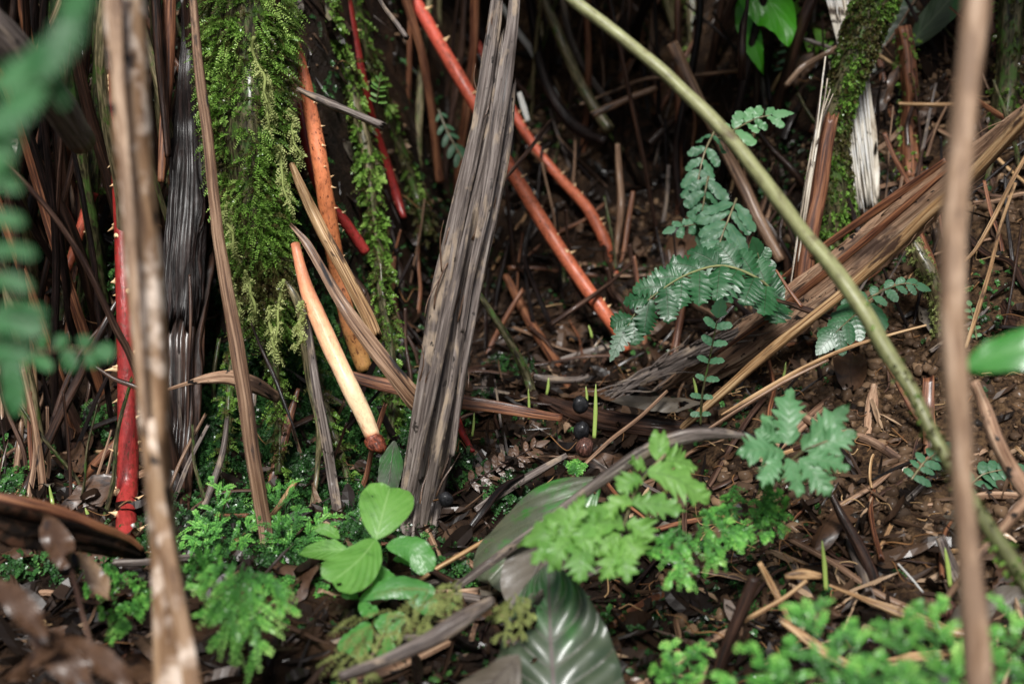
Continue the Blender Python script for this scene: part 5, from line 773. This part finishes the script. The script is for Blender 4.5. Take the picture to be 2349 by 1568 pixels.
# ------------------------------------------------------------------ spikemoss clumps
def spikemoss(label, shoots, scale=1., tint=.5, tipt=.35, nb=3, spread=.5, mat='spike', lk=1., name='spikemoss', cat='spikemoss'):
    """shoots: (px, py, tip px, tip py, d0, d1) main axes"""
    mb = MB(); base = None
    for (x0, y0, x1, y1, d0, d1) in shoots:
        b = P(x0, y0, D(x0, y0, d0)); e = P(x1, y1, D(x1, y1, d1)); L = np.linalg.norm(e - b); dr = (e - b) / L; U = unit(UPC + RNG.normal(0, .2, 3)); S = unit(np.cross(U, dr)); U = np.cross(dr, S)
        if base is None: base = b
        n = nb; k = np.repeat(np.arange(n), 2); sg = np.tile([-1, 1], n); f = (k + .5 + RNG.uniform(-.2, .2, 2 * n)) / n
        arch = U * .18 * L
        pos = b + dr * (f * L)[:, None] + arch * (np.sin(math.pi * f))[:, None]
        a = R(48) + RNG.normal(0, .15, 2 * n)
        d = dr * np.cos(a)[:, None] + S * (sg * np.sin(a))[:, None] + RNG.normal(0, .12, (2 * n, 3))
        ln = L * .52 * (1 - .5 * f) * RNG.uniform(.6, 1.25, 2 * n)
        # secondary forks
        p2 = pos + d * (ln * .5)[:, None]; d2 = unit(d * .7 + dr * .9)
        h_ = RNG.uniform(0, 1, 2 * n) < .45; p2, d2 = p2[h_], d2[h_]; P_ = np.concatenate([pos, p2, [b + dr * L * .3 + arch * .8, b + dr * L * .7 + arch * .8]]); D_ = np.concatenate([d, d2, [dr, dr]]); N_ = np.tile(U, (len(P_), 1)) + RNG.normal(0, .12, (len(P_), 3))
        LN = np.concatenate([ln, ln[h_] * .5, [L * .4, L * .36]])
        kk = max(6, int(.42 * L / (.0019 * scale))); kk = min(kk, 13)
        tn = tint - .06 + np.concatenate([f, f[h_], [.5, 1]]) * tipt * .6 + RNG.normal(0, .09, len(P_))
        sprigs(mb, P_, D_, N_, LN, kk, .0033 * scale * lk, .00105 * scale * lk, .3, tn, ang=62, tip=tipt, fold=.15)
        axes(mb, P_, D_, LN, .0005 * scale, .22, tint * .6); axes(mb, np.array([b]), np.array([dr]), np.array([L * .95]), .0008 * scale, -.1, tint * .5)
    o = mb.build(name, M[mat], None, base, smooth=False); return tag(o, label, cat)
def fan(cx, cy, n, ln, d, a0=-160, a1=160, sp=40, up=.0, seed=1):
    r = random.Random(seed); out = []; n = max(3, int(n * .62)); ln = ln * 1.12
    for i in range(n):
        a = R(a0 + (a1 - a0) * (i + r.random()) / n); x = cx + r.uniform(-sp, sp); y = cy + r.uniform(-sp, sp) * .6; l = ln * r.uniform(.6, 1.2)
        out.append((x, y, x + math.sin(a) * l, y - math.cos(a) * l * .75 - up * l, d + r.uniform(-.01, .01) if not isinstance(d, str) else d, (d - .02) if not isinstance(d, str) else (d, .03)))
    return out
spikemoss('upright feathery spikemoss between the tan stem and the long brown stem', [(500, 1290, 515, 1105, 1.27, 1.29), (525, 1290, 440, 1195, 1.27, 1.28), (540, 1285, 598, 1185, 1.27, 1.28), (470, 1310, 398, 1250, 1.26, 1.26), (520, 1300, 560, 1240, 1.26, 1.25), (480, 1300, 480, 1200, 1.26, 1.27), (450, 1290, 390, 1300, 1.25, 1.24)], tint=.42, tipt=.4, nb=4)
spikemoss('dense feathery spikemoss right of the long brown stem by the seedling', [(655, 1290, 655, 1105, 1.27, 1.29), (680, 1290, 757, 1180, 1.27, 1.28), (690, 1300, 620, 1200, 1.27, 1.28), (700, 1320, 775, 1265, 1.25, 1.25), (670, 1310, 640, 1440, 1.24, 1.22), (650, 1280, 690, 1160, 1.28, 1.29), (660, 1310, 600, 1260, 1.26, 1.26), (700, 1290, 720, 1210, 1.27, 1.28)], tint=.38, tipt=.36, nb=4)
spikemoss('spikemoss shoots drooping below the seedling leaf on its left', fan(715, 1320, 9, 75, 1.22, 90, 260, 30, 0, 6), tint=.36, tipt=.3)
spikemoss('large blurred bright spikemoss spray at the bottom between the stems', [(560, 1290, 498, 1490, 1.03, .99), (575, 1300, 603, 1515, 1.03, .99), (560, 1330, 470, 1420, 1.03, 1.0), (590, 1310, 655, 1400, 1.03, 1.01), (570, 1300, 550, 1450, 1.03, 1.0), (540, 1290, 450, 1360, 1.04, 1.02)], scale=1.3, tint=.45, tipt=.5, nb=4)
spikemoss('spikemoss tuft just right of the tan stem foot', fan(470, 1320, 7, 70, 1.1, -120, 90, 22, 0, 9), scale=1.1, tint=.38)
spikemoss('yellowish spikemoss in the gap left of the tan stem', fan(300, 1350, 12, 70, 1.12, -170, 170, 55, 0, 11), scale=1.1, tint=.42, tipt=.35)
spikemoss('pale lower spikemoss sprig left of the tan stem foot', fan(290, 1420, 7, 60, 1.08, -170, 170, 35, 0, 12), scale=1.1, tint=.50, tipt=.35)
spikemoss('spikemoss spray hanging behind the tip of the lime fern', fan(1700, 1190, 16, 95, 1.15, 20, 250, 70, 0, 14), scale=1.05, tint=.36, tipt=.3)
spikemoss('wet spikemoss shoots below the lime fern', [(1560, 1190, 1555, 1335, 1.06, 1.04), (1600, 1200, 1635, 1300, 1.06, 1.05), (1560, 1230, 1490, 1275, 1.06, 1.04), (1590, 1180, 1700, 1240, 1.08, 1.08), (1540, 1220, 1570, 1310, 1.06, 1.04)], scale=1.2, tint=.42)
spikemoss('dark spikemoss carpet at the right end of the lime fern', fan(1740, 1140, 14, 70, 1.2, -170, 170, 60, 0, 15), tint=.28, tipt=.25)
spikemoss('small blue green spikemoss sprig by the bottom of the big dark leaf', [(1560, 1575, 1530, 1470, .98, 1.0), (1550, 1540, 1490, 1530, .98, .97), (1560, 1530, 1620, 1490, .98, 1.0), (1555, 1560, 1610, 1560, .98, .97)], scale=1.15, tint=.42, tipt=.45)
spikemoss('blurred lime spikemoss at the bottom right below the tan splinters', [(1890, 1650, 1842, 1372, .86, .9), (1905, 1640, 1990, 1440, .86, .88), (1790, 1660, 1705, 1475, .86, .88), (1850, 1680, 1790, 1500, .86, .88), (1950, 1680, 2005, 1500, .85, .86), (1700, 1640, 1650, 1550, .87, .88)], scale=1.3, tint=.30, tipt=.5, nb=4)
spikemoss('blurred bright spikemoss mass left of the pale stem foot', [(2080, 1670, 2050, 1420, .84, .87), (2140, 1650, 2128, 1385, .84, .88), (2030, 1690, 2100, 1520, .84, .86), (2160, 1690, 2190, 1470, .84, .86), (2110, 1690, 2060, 1560, .83, .84)], scale=1.3, tint=.32, tipt=.5, nb=4)
spikemoss('blurred spikemoss in the bottom right corner', [(2320, 1670, 2318, 1400, .84, .87), (2260, 1670, 2262, 1440, .84, .87), (2380, 1640, 2400, 1450, .84, .87), (2290, 1690, 2230, 1530, .83, .85), (2340, 1690, 2370, 1540, .83, .85)], scale=1.3, tint=.28, tipt=.45, nb=4)
spikemoss('tiny bright sprig standing on the litter by the large grey green leaf', [(1315, 1090, 1305, 1060, 1.33, 1.33), (1315, 1088, 1340, 1065, 1.33, 1.33), (1316, 1085, 1322, 1055, 1.33, 1.33)], scale=.8, tint=.42, nb=4)
spikemoss('yellow green moss spray trailing over the seedling foot', [(1050, 1330, 760, 1540, 1.05, 1.0), (960, 1360, 900, 1470, 1.04, 1.02), (1000, 1350, 980, 1460, 1.04, 1.02), (1030, 1345, 1035, 1440, 1.04, 1.02), (860, 1420, 790, 1560, 1.02, 1.0), (830, 1450, 860, 1560, 1.02, 1.0), (1060, 1335, 1000, 1400, 1.05, 1.03)], scale=1., tint=.30, tipt=.35, mat='lichen', name='hanging_moss', cat='moss', lk=.8)
spikemoss('hanging moss strands at the crossing of the rolled stalk and branch', [(1170, 1370, 1160, 1470, 1.05, 1.04), (1185, 1370, 1195, 1460, 1.05, 1.04), (1180, 1360, 1220, 1420, 1.05, 1.04), (1175, 1370, 1130, 1420, 1.05, 1.04)], tint=.25, tipt=.3, mat='lichen', name='hanging_moss', cat='moss', lk=.7)

# ------------------------------------------------------------------ ground cover that nobody could count
def gpt(n, x0, x1, y0, y1):
    x = RNG.uniform(x0, x1, n); y = RNG.uniform(y0, y1, n); return np.stack([x, y, height(x, y)], -1)
def proj(p):
    q = p - CAM; d = q @ FWD; return 1174.5 + (q @ RT) / d / SC, 784 - (q @ UP) / d / SC, d
def moss_cover():
    p = gpt(90000, -1.2, 1.2, .85, 2.5); px, py, d = proj(p); f = fbm(p * 7, 3, 50)
    w = np.exp(-(((px - 690) / 240) ** 2 + ((py - 1020) / 190) ** 2)) * 1.6 + .5 * np.exp(-(((px - 850) / 200) ** 2 + ((py - 640) / 200) ** 2)) + .55 * np.exp(-(((px - 1600) / 260) ** 2 + ((py - 1430) / 130) ** 2)) + .35 * np.exp(-(((px - 1950) / 200) ** 2 + ((py - 600) / 250) ** 2)) + .35 * (px < 450) * (py < 800) + .5 * np.exp(-(((px - 1050) / 130) ** 2 + ((py - 500) / 260) ** 2)) + .17
    k = RNG.uniform(0, 1, len(p)) < np.clip(w + f * .9 - .25, 0, 1); p = p[k]; w = w[k]; n = len(p)
    nr = np.tile([0, -.5, .85], (n, 1)) + RNG.normal(0, .3, (n, 3)); d = RNG.normal(0, 1, (n, 3)) + [0, -.5, .3]
    mb = MB(); sprigs(mb, p + nr * .004, d, nr, RNG.uniform(.006, .016, n), 6, .0036, .0017, .3, np.clip(.38 + .45 * fbm(p * 12, 3, 66) + RNG.normal(0, .1, n), 0, 1), tip=.25)
    o = mb.build('ground_moss', M['mossdark'], smooth=False); o['kind'] = 'stuff'; o['label'] = 'dark wet moss and liverwort growing over the soil bank'; o['category'] = 'moss'
moss_cover()
def moss_bank():     # the liverwort growing over the steep foot of the bank under the mossy tree
    mb = MB(); n = 90000; x = RNG.uniform(-.62, .05, n); y = RNG.uniform(1.15, 1.75, n); p = np.stack([x, y, height(x, y)], -1); px, py, d_ = proj(p)
    wgt = np.exp(-(((px - 690) / 230) ** 2 + ((py - 980) / 250) ** 2)) * 2.2; cl = fbm(p * 14, 3, 31)
    k = RNG.uniform(0, 1, n) < np.clip(wgt + cl * 1.1 - .1, 0, 1); p, cl = p[k], cl[k]; n = len(p)
    nr = np.tile([0, -.85, .5], (n, 1)) + RNG.normal(0, .35, (n, 3)); d = RNG.normal(0, .6, (n, 3)) + [0, -.6, -.5]; p = p + unit(nr) * (RNG.uniform(0, .03, n) * np.clip(.4 + cl * 2, 0, 1))[:, None]
    tn = np.clip(.46 + .6 * fbm(p * 18, 3, 5) + RNG.normal(0, .1, n), 0, 1)
    sprigs(mb, p, d, nr, RNG.uniform(.007, .02, n), 7, .0034, .0015, .4, tn, tip=.25)
    o = mb.build('liverwort_bank', M['mossdark'], None, None, smooth=False); o['kind'] = 'stuff'; o['label'] = 'dark green glossy liverwort bank under the mossy tree'; o['category'] = 'moss'
moss_bank()
def crumbs():
    t = (1 + 5 ** .5) / 2; iv = unit(np.array([(-1, t, 0), (1, t, 0), (-1, -t, 0), (1, -t, 0), (0, -1, t), (0, 1, t), (0, -1, -t), (0, 1, -t), (t, 0, -1), (t, 0, 1), (-t, 0, -1), (-t, 0, 1)], float))
    fc = np.array([(0, 11, 5), (0, 5, 1), (0, 1, 7), (0, 7, 10), (0, 10, 11), (1, 5, 9), (5, 11, 4), (11, 10, 2), (10, 7, 6), (7, 1, 8), (3, 9, 4), (3, 4, 2), (3, 2, 6), (3, 6, 8), (3, 8, 9), (4, 9, 5), (2, 4, 11), (6, 2, 10), (8, 6, 7), (9, 8, 1)])
    V = list(iv); cache = {}; F = []
    def midp(a, b):
        k = (min(a, b), max(a, b))
        if k not in cache: cache[k] = len(V); V.append(unit((V[a] + V[b]) / 2))
        return cache[k]
    for a, b, c in fc: x, y, z = midp(a, b), midp(b, c), midp(c, a); F += [(a, x, z), (b, y, x), (c, z, y), (x, y, z)]
    V = np.array(V); F = np.array(F)
    p1 = gpt(16000, .15, 1.0, .9, 2.0); p2 = gpt(5000, -.5, .8, 1.9, 2.5); p3 = gpt(2500, -.9, .9, .8, 1.9); p = np.concatenate([p1, p2, p3])
    k = fbm(p * 10, 2, 12) > -.05; p = p[k]; n = len(p)
    s = .0018 + .0075 * RNG.uniform(0, 1, n) ** 3.2
    W = V[None] * (1 + .55 * vn(V[None] * 1.9 + np.arange(n)[:, None, None] * 3.7, 2))[..., None] * s[:, None, None] * RNG.uniform(.6, 1.2, (n, 1, 3)) + p[:, None]
    mb = MB(); mb.add(W.reshape(-1, 3), (F[None] + np.arange(n)[:, None, None] * len(V)).reshape(-1, 3), None, None, np.repeat(np.clip(RNG.normal(.5, .22, n), 0, 1), len(V)))
    o = mb.build('soil_crumbs', M['crumb'], smooth=True); o['kind'] = 'stuff'; o['label'] = 'ochre soil crumbs scattered over the bank'; o['category'] = 'soil'
crumbs()
def litter():
    mb = MB()
    def strips(p, L, Wd, curl, tl, yaw_s=1., pitch=.35):
        n = len(p); yaw = RNG.uniform(0, 6.283, n); el = RNG.normal(0, pitch, n); dr = np.stack([np.cos(yaw) * np.cos(el), np.sin(yaw) * np.cos(el), np.sin(el)], -1)
        # follow the slope of the ground
        e = .02; gx = (hbase(p[:, 0] + e, p[:, 1]) - p[:, 2]) / e; gy = (hbase(p[:, 0], p[:, 1] + e) - hbase(p[:, 0], p[:, 1])) / e; gx = (hbase(p[:, 0] + e, p[:, 1]) - hbase(p[:, 0], p[:, 1])) / e
        dr[:, 2] += np.clip(gx * dr[:, 0] + gy * dr[:, 1], -1.2, 1.2); dr = unit(dr); nr = unit(np.stack([-gx, -gy, np.ones(n)], -1) + RNG.normal(0, .3, (n, 3))); sd = unit(np.cross(nr, dr)); nr = np.cross(dr, sd)
        s = np.linspace(-.5, .5, 7); u = np.array([-1, 0, 1.]); cv = RNG.normal(0, curl, n)
        wv = (1 - (np.abs(s) * 1.9) ** 4) * .9 + .1
        X = p[:, None, None] + dr[:, None, None] * (L[:, None, None] * s[None, :, None])[..., None] + sd[:, None, None] * (Wd[:, None, None] * wv[None, :, None] * u[None, None])[..., None] \
            + nr[:, None, None] * (cv[:, None, None] * L[:, None, None] * (s[None, :, None] ** 2) + Wd[:, None, None] * RNG.normal(0, .8, (n, 1, 1)) * np.abs(u)[None, None] + RNG.normal(0, .0006, (n, 7, 3)) + Wd[:, None, None] * .25)[..., None] \
            + sd[:, None, None] * (RNG.normal(0, .12, n)[:, None, None] * L[:, None, None] * s[None, :, None] ** 2)[..., None]
        b = np.arange(n)[:, None, None] * 21 + np.arange(6)[None, :, None] * 3 + np.arange(2)[None, None]; F = np.stack([b, b + 1, b + 4, b + 3], -1).reshape(-1, 4)
        mb.add(X.reshape(-1, 3), F, None, None, np.repeat(np.clip(tl, 0, 1), 21))
    def place(n, y0=.8, y1=2.6, x0=-1.3, x1=1.3):
        p = gpt(n, x0, x1, y0, y1); oc = np.exp(-((p[:, 0] - .5) ** 2 / .08 + (p[:, 1] - 1.38) ** 2 / .10)); q = RNG.uniform(0, 1, n) < oc * .93; p[q, :] = gpt(int(q.sum()), -.8, .2, .9, 1.9); p[:, 2] += np.abs(RNG.normal(0, .006, n)); return p
    n = 4200; p = place(n); strips(p, RNG.uniform(.012, .045, n), RNG.uniform(.002, .009, n), .35, RNG.normal(.42, .2, n))      # leaf bits
    n = 5200; p = place(n); strips(p, RNG.uniform(.02, .11, n), RNG.uniform(.0006, .0022, n), .12, RNG.normal(.40, .2, n))       # splinters
    n = 1500; p = place(n, .8, 1.7); strips(p, RNG.uniform(.02, .06, n), RNG.uniform(.003, .010, n), .3, RNG.normal(.42, .2, n))
    n = 700; p = place(n, .95, 1.35, .25, .75); strips(p, RNG.uniform(.02, .07, n), RNG.uniform(.001, .004, n), .2, RNG.normal(.75, .16, n))
    o = mb.build('leaf_litter', M['litter'], smooth=False); o['kind'] = 'stuff'; o['label'] = 'wet brown litter of leaf bits and splinters on the forest floor'; o['category'] = 'litter'
    m2 = MB(); n = 500
    for i in range(n):
        p = gpt(1, -.7, .9, .9, 2.1)[0] if i % 3 else gpt(1, .2, .75, 1.0, 1.6)[0]
        a = random.uniform(0, 6.28); L = random.uniform(.02, .07); dv = np.array([math.cos(a), math.sin(a), random.gauss(.1, .25)]); pts = [p + dv * L * f + RNG.normal(0, .10 * L, 3) * (0 < f < 1) + [0, 0, .004] for f in (0, .25, .5, .75, 1)]
        sweep(m2, pts, [.0008, .0008, .0007, .0006, .0003], seg=5, step=.004, wob=.9, tint=random.uniform(0, 1))
    o = m2.build('fine_rootlets', M['rootlet']); o['kind'] = 'stuff'; o['label'] = 'fine orange rootlets tangled in the soil and litter'; o['category'] = 'rootlets'
litter()

# ------------------------------------------------------------------ dim stems and roots standing behind
def look(s, tilt, a=.55, b=.85): return ('thin ' if s < a else 'thick ' if s > b else '') + ('right leaning ' if tilt > .12 else 'left leaning ' if tilt < -.12 else 'upright ')
def backdrop_stems():
    r = random.Random(4); G1 = 'dim stems standing in the shade behind'
    zones = [(-40, 240, 30, 1.40, 1.68), (330, 480, 14, 1.5, 1.66), (660, 1080, 20, 2.0, 2.3), (1080, 1500, 14, 2.15, 2.35), (1480, 1900, 26, 1.95, 2.3), (1900, 2360, 24, 1.95, 2.25)]; ZL = ['at the far left', 'behind the glossy sheath', 'behind the orange root', 'behind the arching stems', 'behind the pale green stem', 'at the upper right']
    proto = []
    for k in range(9):
        mt = ['dark', 'dark', 'twig', 'black', 'mossybark', 'redbrown', 'olive', 'black', 'dark'][k]; mb = MB(); L = .75
        pts = [(r.gauss(0, .008) + .012 * math.sin(z * 4 + k), r.gauss(0, .02), -.12 + L * z) for z in np.linspace(0, 1.35, 6)]; rr = [.009 - .003 * z for z in np.linspace(0, 1, 6)]
        sweep(mb, np.array(pts), rr, seg=14, ridge=.08, rough=.18, flat=.8, up=(0, -1, 0)); proto.append(mb.mesh('shaded_stalk', M[mt], np.zeros(3))); proto[-1]['m'] = mt
    for zl, (x0, x1, n, d0, d1) in zip(ZL, zones):
        for i in range(n):
            px = x0 + (x1 - x0) * (i + r.random()) / n; d = r.uniform(d0, d1); q = P(px, 600, d); z = float(height(q[0], q[1]))
            o = bpy.data.objects.new('shaded_stalk', r.choice(proto)); col.objects.link(o); o.location = (q[0], q[1], z); s = r.uniform(.35, 1.1); o.scale = (s, s, r.uniform(.8, 1.2)); o.rotation_euler = (r.gauss(0, .1), r.gauss(0, .2), r.uniform(0, 6.28))
            tag(o, 'dim %s%s stem standing in the shade %s' % (look(s, o.rotation_euler[1]), {'dark': 'dark brown', 'twig': 'brown', 'black': 'black', 'mossybark': 'mossy', 'redbrown': 'rusty', 'olive': 'olive'}[o.data['m']], zl), 'stem', G1)
    # loose sticks lying about
    G2 = 'sticks strewn over the forest floor'
    pr = []
    for k in range(10):
        mt = ['twig', 'strawdark', 'dark', 'redbrown', 'grey', 'straw', 'twig', 'strawdark', 'black', 'log'][k]; mb = MB(); n = 5
        pts = [((z - .5) * .16, r.gauss(0, .005), r.gauss(0, .003)) for z in np.linspace(0, 1, n)]; rr = [r.uniform(.0018, .0042)] * n
        sweep(mb, np.array(pts), rr, seg=12, ridge=.12, rough=.15, up=(0, 0, 1), flat=r.choice((1, .5, .4)), rag=(.004, .004)); pr.append(mb.mesh('loose_stick', M[mt], np.zeros(3))); pr[-1]['m'] = {'twig': 'dark brown', 'strawdark': 'brown', 'dark': 'wet dark', 'redbrown': 'rusty', 'grey': 'grey', 'straw': 'straw coloured', 'black': 'black', 'log': 'tan splintered'}[mt]
    for i in range(230):
        y = r.uniform(1.0, 2.0); x = r.uniform(-.75, .85) * y * .6; z = float(height(x, y)); e = .03
        gx = (float(hbase(x + e, y)) - float(hbase(x - e, y))) / 2 / e; gy = (float(hbase(x, y + e)) - float(hbase(x, y - e))) / 2 / e
        o = bpy.data.objects.new('loose_stick', pr[r.randrange(10)]); col.objects.link(o); yaw = r.uniform(0, 3.14); tx = Vector((math.cos(yaw), math.sin(yaw), gx * math.cos(yaw) + gy * math.sin(yaw) + r.gauss(0, .15))).normalized()
        nz = Vector((-gx, -gy, 1)).normalized(); ty = nz.cross(tx).normalized(); nz = tx.cross(ty); s = r.uniform(.45, 1.35)
        m = Matrix((tx, ty, nz)).transposed().to_4x4(); m.translation = Vector((x, y, z + .006)); o.matrix_world = m @ Matrix.Diagonal((s, s * r.uniform(.7, 1.2), s, 1))
        tag(o, '%s%s stick lying loose on the litter %s%s' % ('short ' if s < .7 else 'long ' if s > 1.1 else '', o.data['m'], 'near the front ' if y < 1.3 else 'far back ' if y > 1.7 else '', 'at the left' if x < -.2 else 'in the middle' if x < .2 else 'on the right'), 'stick', G2)
backdrop_stems()
def leaning():
    r = random.Random(21); G = 'dead stalks leaning on the dark bank'; pr = []; names = {'dark': 'dark brown', 'twig': 'brown', 'black': 'black glossy', 'redbrown': 'rusty', 'strawdark': 'pale brown', 'grey': 'grey', 'mossybark': 'moss crusted'}
    for k, mt in enumerate(['dark', 'twig', 'black', 'redbrown', 'strawdark', 'grey', 'mossybark', 'redbrown', 'black', 'black', 'dark', 'strawdark']):
        mb = MB(); n = 6; L = .26; pts = [(r.gauss(0, .002) + .008 * math.sin(z * 3 + k), r.gauss(0, .004), (z - .5) * L) for z in np.linspace(0, 1, n)]; rr = np.linspace(.0055, .003, n) * r.choice((.5, .8, 1, 1.5))
        sweep(mb, np.array(pts), rr, seg=20, ridge=.12, kmax=7, rough=.15, up=(0, -1, 0), flat=r.choice((1, .6, .35)), rag=(.006, .004)); pr.append(mb.mesh('leaning_stalk', M[mt], np.zeros(3))); pr[-1]['m'] = names[mt]
    for (n, x0, x1, y0, y1, tilt, side) in ((112, -20, 470, 120, 1200, .26, 'at the left'), (26, 700, 960, 560, 1150, .35, 'beside the grey petiole'), (70, 1080, 1600, 60, 820, .5, 'in the hollow'), (86, 1560, 2340, 60, 760, .6, 'at the upper right')):
        for i in range(n):
            px, py = r.uniform(x0, x1), r.uniform(y0, y1); d = hit(px, py) - r.uniform(.0, .02); q = P(px, py, d)
            if 235 < px < 345 and py > 420: continue; q = P(px, py, d)
            o = bpy.data.objects.new('leaning_stalk', r.choice(pr)); col.objects.link(o); o.location = q; s = r.uniform(.5, 1.2); o.scale = (s, s, r.uniform(.6, 1.15)); o.rotation_euler = (r.gauss(-.35, .15), r.gauss(0, tilt), r.gauss(0, .5))
            tag(o, '%s%s dead stalk on the bank %s%s' % (look(s, o.rotation_euler[1], .7, 1.0), o.data['m'], 'low down ' if (py - y0) > .6 * (y1 - y0) else 'high up ' if (py - y0) < .3 * (y1 - y0) else '', side), 'stalk', G)
leaning()
def shade_canopy():      # unseen leaves added above the frame to block sun and sky from the bank
    mb = MB(); r = random.Random(9)
    for i in range(620):
        x = r.uniform(-1.9, 2.0); y = r.uniform(1.42, 3.6); z = r.uniform(.84, 1.25) + .1 * (y > 2); yaw = 0
        if r.random() < (.2 if -.1 < x < .3 else .22 if .3 <= x < 1.1 else .12): continue
        if .16 < x < .52 and y < 1.85: continue
        if -.22 < x < .06 and 1.5 < y < 1.95: continue
        yaw = r.uniform(-1.2, 1.2); L = r.uniform(.22, .42)
        if y < 1.55 and r.random() < .35: continue
        d = np.array([math.sin(yaw), -math.cos(yaw) * .5, -.1]); b = np.array([x, y, z]); pts = [b + d * L * f + np.array([0, 0, -.06 * f * f]) for f in (0, .3, .6, 1)]
        if min(p[2] for p in pts) < .76: continue
        blade(mb, pts, r.uniform(.05, .09), (0, -.2, 1), OV, nt=12, nu=5, quilt=.004, wave=.02)
    o = mb.build('added_shade_leaves', M['backleaf']); o['kind'] = 'stuff'; o['label'] = 'unseen broad leaves added above the view to shade the bank'; o['category'] = 'foliage'
shade_canopy()
def flat_leaves():   # whole dead leaves matted into the litter
    r = random.Random(33); pr = []; G = 'dead leaves matted into the litter'
    for k in range(8):
        mb = MB(); L = .09; pts = [(0, (f - .5) * L, .006 * math.sin(3 * f + k) + r.gauss(0, .002)) for f in (0, .25, .5, .75, 1)]
        blade(mb, pts, r.uniform(.014, .024), (r.gauss(0, .2), 0, 1), OV if k % 2 else LAN, nt=34, nu=11, wave=.007, quilt=.0008, nv=7, kv=2, droop=r.uniform(-.3, .5), holes=[(r.random(), r.uniform(-.8, .8), r.uniform(.1, .35)) for _ in range(3)])
        pr.append(mb.mesh('flat_leaf', M[['deadleaf', 'deadleaf', 'greydead', 'deadleaf', 'tanleaf', 'deadleaf', 'deadleaf', 'deadleaf'][k]], np.zeros(3))); pr[-1]['m'] = ['dark brown', 'brown', 'grey brown', 'torn brown', 'tan', 'curled brown', 'ragged brown', 'holed brown'][k]
    for i in range(110):
        y = r.uniform(.95, 1.95); x = r.uniform(-.62, .62) * y * .75; z = float(height(x, y)); e = .04
        gx = (float(hbase(x + e, y)) - float(hbase(x - e, y))) / 2 / e; gy = (float(hbase(x, y + e)) - float(hbase(x, y - e))) / 2 / e
        if r.random() < .7 and abs(x - .5) < .22 and 1.1 < y < 1.7: continue
        if -.42 < x < -.06 and 1.15 < y < 1.6: continue
        nz = Vector((-gx + r.gauss(0, .25), -gy + r.gauss(0, .25), 1)).normalized(); a = r.uniform(0, 6.28); tx = Vector((math.cos(a), math.sin(a), 0)); ty = nz.cross(tx).normalized(); tx = ty.cross(nz)
        o = bpy.data.objects.new('dead_leaf', r.choice(pr)); col.objects.link(o); s = r.uniform(.5, 1.25); m = Matrix((tx, ty, nz)).transposed().to_4x4(); m.translation = Vector((x, y, z + .008)); o.matrix_world = m @ Matrix.Diagonal((s, s, s, 1))
        tag(o, '%s%s dead leaf matted into the litter %s%s' % ('small ' if s < .75 else 'large ' if s > 1.05 else '', o.data['m'], 'near the front ' if y < 1.25 else 'far back ' if y > 1.65 else '', 'at the left' if x < -.2 else 'in the middle' if x < .2 else 'on the right'), 'leaf', G)
flat_leaves()
